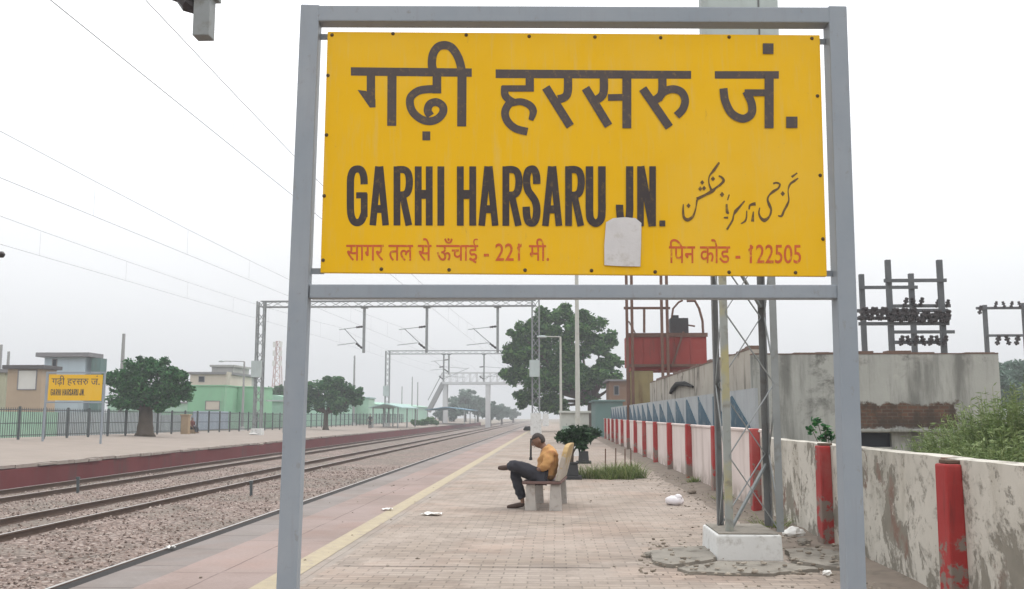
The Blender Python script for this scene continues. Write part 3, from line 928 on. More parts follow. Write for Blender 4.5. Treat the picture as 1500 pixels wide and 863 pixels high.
# Latin station name: narrow heavy capitals
ink = Ink()
def glyph(ch, x0, x1, wv=9.9, wh=9.8):
    y0, y1 = 245.0, 331.0 + (x0 - 509) * 0.0035
    L, Q, T, B = x0 + wv / 2, x1 - wv / 2, y0 + wh / 2, y1 - wh / 2
    P = lambda l: [(L + u * (Q - L), T + v * (B - T)) for u, v in l]          # inset both ways
    V = lambda l: [(L + u * (Q - L), y0 + v * (y1 - y0)) for u, v in l]       # full height
    if ch == 'G':
        ink.line(P([(1, .28), (.96, .12), (.78, .01), (.5, -.015), (.2, .02), (.03, .14), (0, .32), (0, .68), (.04, .86), (.22, .98), (.5, 1.015), (.8, .97), (1, .84)]), 10.6, True)
        ink.line(V([(1, .86), (1, .46)]), wv); ink.line(P([(.42, .49), (1.2, .49)]), 9)
    elif ch == 'A':
        ink.line(V([(.03, 1), (.44, 0)]), 9.6); ink.line(V([(.97, 1), (.56, 0)]), 9.6); ink.line(P([(.2, .75), (.8, .75)]), 11.5)
    elif ch == 'R':
        ink.line(V([(0, 0), (0, 1)]), wv)
        ink.line(P([(0, 0), (.55, 0), (.88, .06), (1, .22), (.9, .4), (.6, .475), (0, .48)]), 10.4, True)
        ink.line(V([(.46, .5), (.96, 1)]), 9.8)
    elif ch == 'H':
        ink.line(V([(0, 0), (0, 1)]), wv); ink.line(V([(1, 0), (1, 1)]), wv); ink.line(P([(0, .47), (1, .47)]), 13)
    elif ch == 'I':
        ink.line([((x0 + x1) / 2, y0), ((x0 + x1) / 2, y1)], wv)
    elif ch == 'S':
        ink.line(P([(1, .27), (.96, .11), (.75, .005), (.5, -.01), (.2, .02), (.03, .13), (.02, .27), (.18, .4), (.5, .49), (.85, .6), (1, .74), (.94, .9), (.75, .99), (.5, 1.01), (.2, .98), (.03, .87), (-.02, .70)]), 10.8, True)
    elif ch == 'U':
        ink.line([(L, y0)] + P([(0, .5), (0, .78), (.1, .94), (.5, 1.01), (.9, .94), (1, .78), (1, .5)]) + [(Q, y0)], 11, True)
    elif ch == 'J':
        ink.line([(Q, y0)] + P([(1, .5), (1, .76), (.88, .95), (.5, 1.01), (.12, .93), (0, .74), (0, .66)]), 10.6, True)
    elif ch == 'N':
        ink.line(V([(0, 0), (0, 1)]), 9.6); ink.line(V([(1, 0), (1, 1)]), 9.6); ink.line(V([(.04, 0), (.96, 1)]), 10)
    elif ch == '.':
        ink.rect(x0, x1, y1 - 8.5, y1)
for ch, a, b in (('G', 509, 539), ('A', 541, 571), ('R', 577, 605), ('H', 608, 634), ('I', 640, 652), ('H', 669.5, 697.5), ('A', 700, 731), ('R', 736, 765), ('S', 766, 791),
                 ('A', 793, 824), ('R', 827.5, 856), ('U', 858, 886), ('J', 902, 926.5), ('N', 932.5, 960), ('.', 965, 973.5)):
    glyph(ch, a, b)
ink.mb.build('english_lettering', M['letter_en'], board, recalc=False)

# Urdu station name: pen strokes of changing width
ink = Ink()
U = lambda pts: [(990 + x / 7.847, 230 + y / 7.847) for x, y in pts]
def pen(pts, ws, curve=True): ink.line(U(pts), [v / 7.847 * 0.85 + 0.55 for v in ws], curve)
def dot(x, y, s=20): ink.poly(U([(x, y - s * 1.2), (x + s, y), (x, y + s * 1.2), (x - s, y)]))
pen([(1385, 192), (1320, 240)], [14, 28], False)
pen([(1396, 252), (1350, 285), (1300, 325), (1280, 400), (1288, 500), (1268, 560), (1235, 620), (1205, 685), (1165, 682)], [10, 30, 22, 8, 14, 28, 24, 26, 12])
dot(1218, 430, 26)
pen([(1108, 315), (1145, 305), (1185, 322), (1165, 370), (1110, 405), (1062, 450), (1045, 500), (1065, 560), (1085, 620), (1065, 690), (1010, 735), (965, 705), (945, 650), (955, 590)], [20, 22, 20, 22, 34, 16, 22, 36, 22, 20, 48, 28, 16, 8])
pen([(833, 610), (842, 565), (880, 550), (908, 546)], [15, 22, 38, 44])
pen([(882, 635), (872, 750)], [10, 38], False)
pen([(806, 625), (802, 700), (785, 745), (738, 775)], [8, 14, 22, 10])
pen([(782, 512), (720, 585), (680, 630), (655, 680), (640, 740), (578, 842)], [12, 26, 40, 14, 20, 22])
pen([(605, 440), (585, 505)], [12, 10], False)
pen([(575, 548), (582, 640), (604, 652)], [18, 36, 10])
pen([(543, 705), (592, 705)], [16, 26], False)
pen([(490, 72), (430, 160), (378, 230), (372, 310), (402, 395)], [20, 34, 12, 12, 30])
dot(418, 260, 25); dot(522, 440, 26)
pen([(484, 225), (520, 245), (540, 280), (510, 320), (450, 365), (410, 400), (330, 445), (232, 492)], [14, 24, 32, 26, 22, 44, 28, 38])
dot(295, 302, 23); dot(272, 374, 24); dot(316, 368, 24)
pen([(236, 500), (226, 570), (210, 640), (180, 700), (125, 730), (85, 700), (76, 620), (80, 550)], [20, 10, 16, 30, 44, 30, 20, 8])
dot(138, 568, 24)
ink.mb.build('urdu_lettering', M['letter_ur'], board, recalc=False)

# the small red lines of text
def text_line(name, body, x0, x1, y0, y1, slope, flags=()):
    cu = bpy.data.curves.new(name, 'FONT')
    cu.body = body
    cu.offset = 0.008
    cu.fill_mode = 'FRONT'
    cu.resolution_u = 4
    t = bpy.data.objects.new(name, cu)
    C.objects.link(t)
    dg = bpy.context.evaluated_depsgraph_get()
    me = bpy.data.meshes.new_from_object(t.evaluated_get(dg))
    bpy.data.objects.remove(t)
    xs = [v.co.x for v in me.vertices]; ys = [v.co.y for v in me.vertices]
    ax, bx, ay, by = min(xs), max(xs), min(ys), max(ys)
    for v in me.vertices:
        px = x0 + (v.co.x - ax) / (bx - ax) * (x1 - x0)
        py = y1 - (v.co.y - ay) / (by - ay) * (y1 - y0) + slope * (px - x0)
        v.co = sp(px, py, BT + 0.0011)
    bm = bmesh.new(); bm.from_mesh(me)
    bmesh.ops.split_edges(bm, edges=bm.edges)
    for k, f in enumerate(bm.faces):
        for v in f.verts: v.co.y -= 0.00002 * (k % 47)
    for (x, y) in flags:
        bm.faces.new([bm.verts.new(sp(a, b, BT + 0.0011)) for a, b in ((x - 6, y + 4), (x - 5.5, y + 7.5), (x + 1, y + 3), (x + 1, y - 1.5))])
    bm.to_mesh(me); bm.free()
    me.materials.clear(); me.materials.append(M['letter_red'])
    o = bpy.data.objects.new(name, me)
    C.objects.link(o)
    o.parent = board
    return o
text_line('red_lettering', '\u0938\u093e\u0917\u0930 \u0924\u0932 \u0938\u0947 \u090a\u0901\u091a\u093e\u0908 - 221 \u092e\u0940.', 508, 804, 349.5, 386.5, 0.002, ((763, 359),))
text_line('red_lettering', '\u093f\u092a\u0928 \u0915\u094b\u0921 - 122505', 979, 1172, 351, 386.5, 0.002, ((1101, 362),))

m = MB()
pp = [(887, 327), (897, 321), (914, 319.5), (930, 321), (938.5, 328), (938, 360), (937, 391.5), (910, 391), (884.5, 389.5), (884.5, 360)]
c0 = [sp(x, y, BT + 0.0085 + 0.0006 * ((i * 7) % 3)) for i, (x, y) in enumerate(pp)]
c1 = [sp(x, y, BT + 0.0068) for x, y in pp]
n = len(pp)
m.add(c0 + c1, [tuple(range(n)), tuple(range(n, 2 * n))[::-1]] + [(i, n + i, n + (i + 1) % n, (i + 1) % n) for i in range(n)])
tag(m.build('paper_sticker', M['paper'], board), 'blank greyish white paper pasted over the lettering')

# the board across the tracks is the same pattern
sign2 = copy_tree(sign)
sign.location = sign_root_loc; sign.rotation_euler = (0, 0, SA)
sign2['label'] = 'small distant yellow station name board on the far platform by the fence'
q = at(106, 640, 49)
sign2.location = (q.x, 49, 0.03); sign2.rotation_euler = (0, 0, R(12)); sign2.scale = (0.95, 0.95, 0.98)
for ch in list(sign2.children):
    for c in list(ch.children):
        if c.name.startswith(('paper_sticker', 'bolt', 'red_lettering', 'urdu')): bpy.data.objects.remove(c)

# ------------------------------------------------------------------ overhead electrification
def portal(Y, xl, xr, ztop, posts, label, cab=(4.5, 5.8), near=False):
    p = thing('catenary_portal', label, 'portal', (xr, Y, 0), 'steel portals carrying the overhead wires')
    bh = 0.45
    masts = [(xl, p2z(xl, Y))] + ([(xr, 0.0)])
    for x, z0 in masts:
        if near and x == xr:
            continue
        m = MB(); m.lattice((x, Y, z0), (x, Y, ztop), 0.55, 0.5, 14, 0.11, 0.045); m.build('mast', M['galv'], p)
        m = MB(); m.box(x - 0.42, x + 0.42, Y - 0.40, Y + 0.40, z0 - 0.05, z0 + (1.7 if x == xr else 0.5)); m.build('footing', M['white_base'], p, bevel=0.02)
        m = MB(); m.box(x - 0.48, x + 0.30, Y - 0.62, Y - 0.32, cab[0], cab[1]); m.build('counterweight_box', M['cabinet'], p, bevel=0.02)
    m = MB(); m.lattice((xl, Y, ztop - bh / 2), (xr, Y, ztop - bh / 2), 0.5, bh, max(8, int((xr - xl) / 0.9)), 0.085, 0.035, (0, 1, 0), (0, 0, 1)); m.build('boom', M['galv'], p)
    for (x, zb, tx) in posts:
        m = MB(); m.bar((x, Y, zb), (x, Y, ztop - bh), 0.20, 0.20, up=(0, 1, 0)); m.box(x - 0.28, x + 0.28, Y - 0.2, Y + 0.2, ztop - bh - 0.14, ztop - bh - 0.005)
        if near: m.box(x - .15, x + .15, Y - .15, Y + .15, zb + .50, zb + .56)
        dp = m.build('drop_post', M['galv'], p, bevel=0.012)
        m = MB()
        m.bar((x - .1, Y, zb + .35), (tx - 0.1, Y, zb + 1.95), 0.055)
        m.bar((x - .1, Y, zb + 2.1), (tx - 0.5, Y, zb + 1.85), 0.045)
        m.bar((x - .7, Y, zb + .8), (tx - 0.6, Y, zb + 0.62), 0.045)
        m.build('cantilever_arm', M['galv'], dp)
        for (za, zc) in ((.35, .62), (2.1, 2.04)):
            d = Vector((x - .1, Y, zb + za)); e = Vector((x - .62, Y, zb + za + (zc - za) * (1 if za > 1 else 1.5)))
            m = MB(); m.tube([d, d.lerp(e, .2), d.lerp(e, .4), d.lerp(e, .6), d.lerp(e, .8), e], [.05, .1, .06, .1, .06, .1], 8); m.build('insulator', M['ceramic'], dp)
    return p

PYS = (10.9, 75.0, 134.0, 196.0)
pm = portal(75.0, at(378, 600, 75).x, at(785, 600, 75).x, at(560, 441, 75).z,
            [(at(533, 500, 75).x, at(533, 517, 75).z, -16.7), (at(625, 500, 75).x, at(625, 517, 75).z, -11.9), (at(729, 500, 75).x, at(729, 517, 75).z, -6.4)],
            'overhead wire portal spanning the tracks above the small round tree')
portal(134.0, -23.7, -1.4, at(600, 514, 134).z, [(-15.0, 7.2, -17), (at(650, 540, 134).x - .0, 6.2, -12), (at(709, 540, 134).x + .0, 6.2, -6.2)],
       'faint overhead wire portal just in front of the footbridge', (4.2, 5.6))
# nearest portal; its platform-side mast is a heavier lattice on a whitewashed footing
YN = 10.9
px_dp = at(299, 30, YN)
pn = portal(YN, -23.6, 2.17, 9.0, [(px_dp.x, at(299, 56, YN).z, -6.15)], 'lattice mast beside the wall with pale box up high and boom over the tracks', near=True)
fx0, fx1 = gnd(1050, 822).x, gnd(1148, 822).x
fy0 = gnd(1100, 822).y
m = MB(); m.frus(fx0, fx1, fy0, fy0 + 1.02, -0.01, 0.27, 0.012); m.build('footing', M['white_base'], pn, bevel=0.02)
m = MB(); m.box(fx0 + .04, fx1 - .04, fy0 + .04, fy0 + .98, 0.272, 0.285); m.build('footing_top', M['slab'], pn)
lx0, lx1 = at(1062, 700, fy0 + .2).x, at(1146, 700, fy0 + .2).x
ly0, ly1 = fy0 + .2, fy0 + .82
ztn = 9.2
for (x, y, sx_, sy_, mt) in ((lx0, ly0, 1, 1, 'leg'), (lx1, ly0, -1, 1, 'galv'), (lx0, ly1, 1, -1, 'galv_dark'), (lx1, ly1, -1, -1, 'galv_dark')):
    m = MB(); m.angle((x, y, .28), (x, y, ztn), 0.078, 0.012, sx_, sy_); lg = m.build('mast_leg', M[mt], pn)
    if mt == 'leg': lg['label'] = 'mast leg flecked with yellow paint'
m = MB()
nseg = 11
for i in range(nseg):
    z0 = .3 + (ztn - .4) * i / nseg; z1 = .3 + (ztn - .4) * (i + 1) / nseg
    a, b = (z0, z1) if i % 2 else (z1, z0)
    m.bar((lx0 + .05, ly0 + .016, a), (lx1 - .05, ly0 + .016, b), 0.008, 0.045)
    m.bar((lx0 + .05, ly1 - .016, b), (lx1 - .05, ly1 - .016, a), 0.008, 0.045)
    m.bar((lx0 + .016, ly0 + .05, a), (lx0 + .016, ly1 - .05, b), 0.008, 0.045)
    m.bar((lx1 - .016, ly0 + .05, b), (lx1 - .016, ly1 - .05, a), 0.008, 0.045)
    m.bar((lx0 + .05, ly0 + .03, b), (lx1 - .05, ly1 - .03, a + (b - a) * .15), 0.03, 0.03) if i % 3 == 0 else None
m.build('lacing', M['galv'], pn)
m = MB(); m.box(lx0 - .16, lx1 + .09, ly0 - .22, ly0 - .02, 5.35, 6.95); cb = m.build('counterweight_box', M['cabinet'], pn, bevel=0.015)
m = MB(); m.box(lx0 + .48, lx0 + .50, ly0 - .226, ly0 - .222, 5.4, 6.9); m.build('door_seam', M['galv_dark'], cb)

# wires: contact wire, messenger wire and droppers over each track
for t, lab in zip(TR, ('overhead wire pair above the track nearest the platform', 'overhead wire pair above the middle track', 'overhead wire pair above the track by the red platform face')):
    ol = thing('overhead_line', lab, 'overhead wire', (t, 0, 6.6), 'overhead wires above the tracks')
    sup = (-45,) + PYS + (256,)
    m1, m2_ = MB(), MB()
    zc = lambda y: 6.50 + 0.012 * max(0, y - 10)  if y < 75 else 7.28
    cw, mw = [], []
    for a, b in zip(sup[:-1], sup[1:]):
        for i in range(10):
            y = a + (b - a) * i / 10; u = i / 10
            st = 0.18 * (1 if sup.index(a) % 2 else -1) * (1 - 2 * u)
            cw.append((t + st, y, zc(y))); mw.append((t + st, y, zc(y) + 1.2 - 0.75 * 4 * u * (1 - u) * .6))
    m1.tube(cw, 0.0062, 5); m1.build('contact_wire', M['wire'], ol)
    m2_.tube(mw, 0.0066, 5); m2_.build('messenger_wire', M['wire'], ol)
    m = MB()
    for (x, y, z), (x2, y2, z2) in list(zip(cw, mw))[10:]:
        m.tube([(x, y, z), (x2, y2, z2)], 0.0025, 4)
    m.build('droppers', M['wire'], ol)
    if t == TR[2]:
        q = at(2, 373, 24)
        m = MB(); m.tube([(q.x - .12, 24, q.z), (q.x - .06, 24, q.z), (q.x + .04, 24, q.z), (q.x + .09, 24, q.z)], [.03, .085, .085, .03], 10); m.tube([(q.x, 24, q.z), (t + .05, 24, zc(24))], .006, 4)
        m.build('insulator', M['ceramic'], ol)

# ------------------------------------------------------------------ boundary wall
wl = thing('boundary_wall', 'peeling cream boundary wall with two red pillars nearest the viewer', 'wall', (3.4, 9, 0), 'boundary wall lengths')
m = MB()
ys = [2.5 + i * 0.33 for i in range(41)]
for i in range(len(ys) - 1):
    pass
vs = []
for y in ys:
    zt = 1.19 + 0.014 * noise.noise((y * 1.3, 0, 0))
    vs += [(3.30, y, -0.1), (3.30, y, zt), (3.48, y, zt + .006), (3.48, y, -0.1)]
fs = []
for i in range(len(ys) - 1):
    for k in range(3):
        a = i * 4 + k
        fs.append((a, a + 1, a + 5, a + 4))
fs += [(0, 1, 2, 3), tuple(len(vs) - 4 + k for k in (3, 2, 1, 0))]
m.add(vs, fs); m.build('wall_panel', M['peel'], wl)
def pillar(parent, y, zt, wd=0.245, cap=True):
    m = MB(); m.frus(3.295 - 0.135, 3.31, y, y + wd, -0.03, zt, 0.008)
    o = m.build('pillar', M['redpillar'], parent, bevel=0.018)
    if cap:
        m = MB(); m.box(3.295 - .10, 3.33, y + .04, y + wd - .03, zt + .002, zt + .032); m.build('pillar_cap', M['cap'], o, bevel=.008)
    return o
pillar(wl, 8.02, 1.15); pillar(wl, 11.75, 1.18)
wf = thing('boundary_wall', 'long whitewashed boundary wall with evenly spaced red pillars beside the bench', 'wall', (3.4, 40, 0), 'boundary wall lengths')
m = MB(); m.box(3.30, 3.46, 15.72, 66, -0.1, 1.27); m.build('wall_panel', M['pinkwall'], wf)
m = MB(); m.box(3.275, 3.485, 15.73, 66, 1.272, 1.315); m.build('coping', M['pinkwall'], wf, bevel=.008)
for i in range(13):
    pillar(wf, 15.75 + i * 3.92, 1.33, 0.25, False)

# blue and white triangle screen behind the wall
sc = thing('triangle_screen', 'grey white screen painted with a row of blue triangles behind the wall', 'screen', (3.8, 30, 0))
m = MB(); m.box(3.78, 3.84, 18.4, 66, -.1, 2.06); m.build('screen_panel', M['screen_white'], sc)
for i in range(20):
    y = 18.6 + i * 2.36
    m = MB(); m.prism([(y + .06 * (i % 2), 1.22), (y + 2.2, 1.22), (y + 2.2, 1.93 + .05 * (i % 3)), (y + 2.08, 1.95 + .04 * (i % 2))], 'x', 3.752, 3.777)
    m.build('triangle', M['blue'], sc)

# ------------------------------------------------------------------ buildings on the right
B = thing('derelict_building', 'low weathered grey concrete building behind the boundary wall', 'building', (7, 22, 0))
bx0, bx1, by0, by1, bz = 4.5, at(1462, 515, 22).x, 22.0, 46.0, at(1300, 519, 22).z
ox0, ox1 = at(1240, 640, 22).x, at(1306, 640, 22).x
oz0, oz1 = at(1280, 655, 22).z, at(1280, 634, 22).z
m = MB()
m.box(bx0, ox0, by0, by0 + .3, -.1, bz); m.box(ox1, bx1, by0, by0 + .3, -.1, bz)
m.box(ox0, ox1, by0, by0 + .3, -.1, oz0); m.box(ox0, ox1, by0, by0 + .3, oz1, bz)
m.build('front_wall', M['front'], B)
m = MB(); m.box(bx0 + .002, bx0 + .25, by0 + .302, by1, -.1, bz + .14); m.build('side_wall', M['weather_side'], B)
m = MB(); m.box(bx1 - .25, bx1 - .002, by0 + .302, by1, -.1, bz); m.box(bx0 + .252, bx1 - .252, by1 - .3, by1, -.1, bz); m.build('rear_walls', M['weather'], B)
m = MB(); m.box(bx0 + .26, bx1 - .26, by0 + .31, by1 - .31, bz - .25, bz - .1); m.build('roof', M['roof_grey'], B)
m = MB(); r7 = random.Random(7)
x = bx0
while x < bx1:
    L = r7.uniform(.25, .7)
    h = r7.uniform(.02, .085)
    m.box(x, min(x + L, bx1), by0 - .01, by0 + .31, bz + .002, bz + h); x += L + .004
y = by0 + .33
while y < by1 - .5:
    L = r7.uniform(.3, .9)
    m.box(bx0 - .01, bx0 + .26, y, y + L, bz + .142, bz + .15 + r7.uniform(.0, .10)); y += L + .004
m.build('crumbling_parapet', M['parapet'], B)
m = MB(); m.box(ox0, ox1, by0 + .12, by0 + .16, oz0 + .003, oz1 - .003); m.build('window', M['void'], B)
ex0, ex1 = at(1250, 600, 22).x, at(1395, 600, 22).x
ez0, ez1 = at(1300, 628, 22).z, at(1300, 590, 22).z
m = MB(); m.box(ox0 - .2, ex1 - .1, by0 - .22, by0 - .003, oz1 + .02, ez0 - .006); m.build('ledge', M['weather'], B, bevel=.015)
m = MB(); m.tube([(4.47, 31.4, 2.46), (4.42, 33.0, 2.62), (4.40, 35.0, 2.66), (4.42, 36.5, 2.52), (4.46, 37.5, 2.40)], [.04, .08, .09, .08, .05], 8); m.build('rain_spout', M['black'], B)

# red tank on its stand
TY = 50.0
T = thing('water_tank', 'faded red rusty tank raised on a stand behind the boundary wall', 'tank', (at(975, 520, TY).x, TY, -.1))
tx0, tx1, tz0, tz1 = at(921, 500, TY).x, at(1035, 500, TY).x, at(975, 543, TY).z, at(975, 489, TY).z
m = MB(); m.box(tx0, tx1, TY, TY + 3.2, tz0 + .28, tz1); m.frus(tx0 + .15, tx1 - .15, TY + .15, TY + 3.05, tz0 + .02, tz0 + .278, 0.0); tk = m.build('tank_body', M['tank_red'], T, bevel=.03)
m = MB(); m.box(tx0 - .06, tx1 + .06, TY - .06, TY + .06 - .062, tz1 - .17, tz1 + .04); m.box(tx0 - .06, tx1 + .06, TY - .07, TY - .004, tz0 + .2, tz0 + .34); m.build('rim', M['rust'], tk)
for k in range(1, 5):
    x = tx0 + (tx1 - tx0) * k / 5
    m = MB(); m.box(x - .03, x + .03, TY - .05, TY - .003, tz0 + .35, tz1 - .18); m.build('stiffener', M['tank_red'], tk)
m = MB(); m.bar((tx0 + 2.2, TY - .12, tz0 + .2), (tx0 + 2.85, TY - .12, tz1 + .1), .09); m.build('pipe', M['rust'], tk)
for x in (tx0 + .2, tx1 - .3):
    for y in (TY + .3, TY + 2.8):
        m = MB(); m.bar((x, y, -.1), (x, y, tz0 + .018), .2); m.build('leg', M['rust'], T)
m = MB(); m.box(tx0 + .05, tx0 + 1.25, TY + .1, TY + .16, 1.0, tz0 - .01); m.build('tin_sheet', M['rust_yellow'], T)
G = thing('gantry_frame', 'rusty steel gantry frame standing over the red tank', 'gantry', (tx0, TY - .5, -.1))
for px in (918, 925.5, 969, 977):
    q = at(px, 450, TY - .5)
    m = MB(); m.bar((q.x, TY - .5, -.1), (q.x, TY - .5, 9.6), .14); m.build('post', M['rust'], G)
m = MB(); a, b = at(914, 451, TY - .5), at(982, 451, TY - .5); m.bar((a.x, TY - .36, a.z), (b.x, TY - .36, b.z), .12); m.bar((a.x, TY - .36, 9.4), (b.x, TY - .36, 9.4), .12)
a, b = at(944, 487, TY - .5), at(944, 451, TY - .5); m.bar((a.x, TY - .36, a.z), (b.x, TY - .36, b.z), .12)
a, b = at(921, 470, TY - .5), at(931, 488, TY - .5); m.bar((a.x, TY - .36, a.z), (b.x, TY - .36, b.z), .06)
m.build('cross_rails', M['rust'], G)
# dark pump box with arching hoses on the tank
q0, q1 = at(982, 488, TY + 1), at(1008, 466, TY + 1)
Pm = thing('pump_box', 'dark pump box with looping hoses on top of the red tank', 'pump', (q0.x, TY + 1, q0.z))
m = MB(); m.box(q0.x, q1.x, TY + .9, TY + 1.6, tz1 + .001, q1.z); m.box(q0.x + .1, q1.x - .5, TY + .95, TY + 1.5, q1.z + .001, q1.z + .16); m.build('pump_casing', M['planter'], Pm, bevel=.03)
def arch(pts, r): 
    m = MB(); m.tube([at(x, y, TY + 1) for x, y in pts], r, 6); m.build('hose', M['rust'], Pm)
arch([(984, 466), (986, 452), (994, 443), (1000, 440)], .06)
arch([(1006, 441), (1018, 441), (1024, 452), (1029, 470), (1030, 489)], .07)
arch([(1000, 466), (1006, 476), (1018, 478)], .05)

# teal shed and brown hut beyond the wall
def block(name, label, cat, x0, x1, y0, y1, z0, z1, mw, mr_, over=.25, rt=.18, wins=(), group=None, win='void'):
    b = thing(name, label, cat, ((x0 + x1) / 2, y0, z0), group)
    m = MB(); m.box(x0, x1, y0, y1, z0, z1); m.build('wall', M[mw], b)
    m = MB(); m.box(x0 - over, x1 + over, y0 - over, y1 + over, z1 + .003, z1 + rt); m.build('roof', M[mr_], b, bevel=.02)
    for (a0, a1, c0, c1) in wins:
        m = MB(); m.box(a0 - .07, a1 + .07, y0 - .06, y0 - .003, c0 - .07, c0 - .001); m.box(a0 - .07, a1 + .07, y0 - .06, y0 - .003, c1 + .001, c1 + .07)
        m.box(a0 - .07, a0 - .001, y0 - .06, y0 - .003, c0, c1); m.box(a1 + .001, a1 + .07, y0 - .06, y0 - .003, c0, c1)
        f = m.build('window_frame', M['roof_grey'], b)
        m = MB(); m.box(a0, a1, y0 - .02, y0 - .004, c0, c1); m.build('pane', M[win], f)
    return b
def pblock(name, label, cat, pa, pb, yt, Y, depth, mw, mr_, z0=0.0, over=.25, rt=.2, wins=(), group=None, win='void'):
    """front face from photo columns pa..pb, top at photo row yt, standing Y metres ahead"""
    a, b = at(pa, yt, Y), at(pb, yt, Y)
    ws = []
    for (u0, u1, v0, v1) in wins:
        A, D = at(u0, v0, Y), at(u1, v1, Y)
        ws.append((A.x, D.x, D.z, A.z))
    return block(name, label, cat, a.x, b.x, Y, Y + depth, z0, a.z - rt, mw, mr_, over, rt, ws, group, win)
pblock('shed', 'low teal corrugated shed at the end of the triangle screen', 'shed', 872, 912, 586, 70, 8, 'teal', 'teal', -.1, .2, .12)
pblock('hut', 'small brown hut half hidden by the large tree', 'hut', 893, 925, 556, 84, 6, 'b_brown', 'roof_grey', -.1, .3, .15, [(900, 906, 566, 578)])

# electrical switch yard frames on the right
def yard(Y, cols, label, beams, racks, loc):
    y_ = thing('switchyard_frame', label, 'electrical frame', loc, 'switchyard frames')
    for (px, top, dy) in cols:
        q = at(px, top, Y + dy)
        m = MB(); m.bar((q.x, Y + dy, -.1), (q.x, Y + dy, q.z), .20, .20); m.build('post', M['pole_dark'], y_)
    for (pa, pb, py, dy) in beams:
        a, b = at(pa, py, Y + dy), at(pb, py, Y + dy)
        m = MB(); m.bar((a.x, Y + dy - .16, a.z), (b.x, Y + dy - .16, a.z), .09, .14); m.build('crossbeam', M['pole_dark'], y_)
    for (pa, pb, py, dy, n, r) in racks:
        a, b = at(pa, py, Y + dy), at(pb, py, Y + dy)
        for i in range(n):
            x = a.x + (b.x - a.x) * (i + .5) / n
            d = r * .5 * (-1 if i % 2 else 1)
            yy = Y + dy - .26
            pts = [Vector((x + d * (u - .5), yy, a.z + r * 1.6 * (u - .5))) for u in (0, .12, .13, .3, .31, .5, .51, .7, .71, .9, 1)]
            m = MB(); m.tube(pts, [r * k for k in (.18, .2, .42, .42, .24, .24, .46, .46, .24, .36, .3)], 8)
            m.build('insulator', M['ceramic'], y_)
    return y_
M['pole_dark'] = simple('weathered_dark_pole', (0.10, 0.105, 0.11), 0.8, 0.25, 2)
yard(40, [(1300, 381, 0), (1375.5, 381, 0), (1261.5, 402, 2.5), (1334, 401, 2.5)], 'tall four post switchyard frame with insulator racks above the derelict building',
     [(1293, 1384, 412, 0), (1257, 1342, 422, 2.5), (1254, 1386, 456, 0), (1254, 1390, 467, 0), (1256, 1388, 475, 0), (1303, 1390, 449, 2.5), (1308, 1384, 502, 0), (1300, 1396, 487, 2.5)],
     [(1257, 1300, 461, 0, 6, .34), (1303, 1342, 463, 0, 6, .36), (1345, 1388, 465, 0, 5, .34), (1318, 1352, 444, 2.5, 3, .25), (1366, 1388, 446, 2.5, 3, .22), (1312, 1386, 500, 0, 7, .26)], (14.5, 41, -.1))
yard(55, [(1442, 447, 0), (1499, 444, 0)], 'two post switchyard frame at the right edge of the photo', [(1428, 1500, 452, 0), (1442, 1498, 492, 0)],
     [(1450, 1496, 447, 0, 4, .22), (1430, 1436, 455, 0, 1, .3), (1452, 1494, 499, 0, 3, .35)], (26, 55, -.1))

# ------------------------------------------------------------------ far platform: fence, hoardings, buildings
FX = -28.0
fe = thing('railing_fence', 'long dark metal railing along the back of the far platform', 'fence', (FX, 60, 0))
y = 24.0; k = 0
while y < 176:
    z = p2z(FX, y)
    m = MB(); m.box(FX - .05, FX + .05, y - .05, y + .05, z - .02, z + 1.72); m.build('post', M['fence'], fe)
    y2 = y + 2.5
    z2 = p2z(FX, y2)
    rl = MB()
    for h in (.22, .85, 1.55):
        rl.bar((FX, y + .05, z + h), (FX, y2 - .05, z2 + h), .035, .045)
    nb = 12 if y < 100 else 6
    for i in range(1, nb):
        u = i / nb
        zz = z + (z2 - z) * u
        rl.box(FX - .012, FX + .012, y + 2.5 * u - .013, y + 2.5 * u + .013, zz + .1, zz + 1.66)
    rl.build('railing_panel', M['fence'], fe)
    y = y2

def hoard(label, y0, y1, h, mat, x=-33.0):
    b = thing('hoarding', label, 'hoarding', (x, y0, .1), 'hoardings behind the railing fence')
    m = MB(); m.box(x - .05, x, y0, y1, .0, h); m.build('sheet', M[mat], b)
    m = MB()
    yy = y0 + .1
    while yy < y1:
        m.box(x - .15, x - .052, yy, yy + .1, .0, h - .05); yy += 3
    m.build('frame', M['roof_grey'], b)
hoard('light green sheet hoarding behind the yellow board across the tracks', 50, 62.3, 1.75, 'hoard_green')
hoard('grey sheet hoarding behind the thick trunked tree', 62.5, 79, 1.75, 'hoard_grey')
hoard('pale grey hoarding between the thick trunked tree and the blue hoarding', 79.2, 86, 1.55, 'hoard_grey')
hoard('pale blue sheet hoarding behind the seated figure by the fence', 86.2, 95.5, 1.9, 'hoard_blue')
hoard('light green hoarding below the green walls behind the left mast', 95.7, 118, 1.8, 'hoard_green')

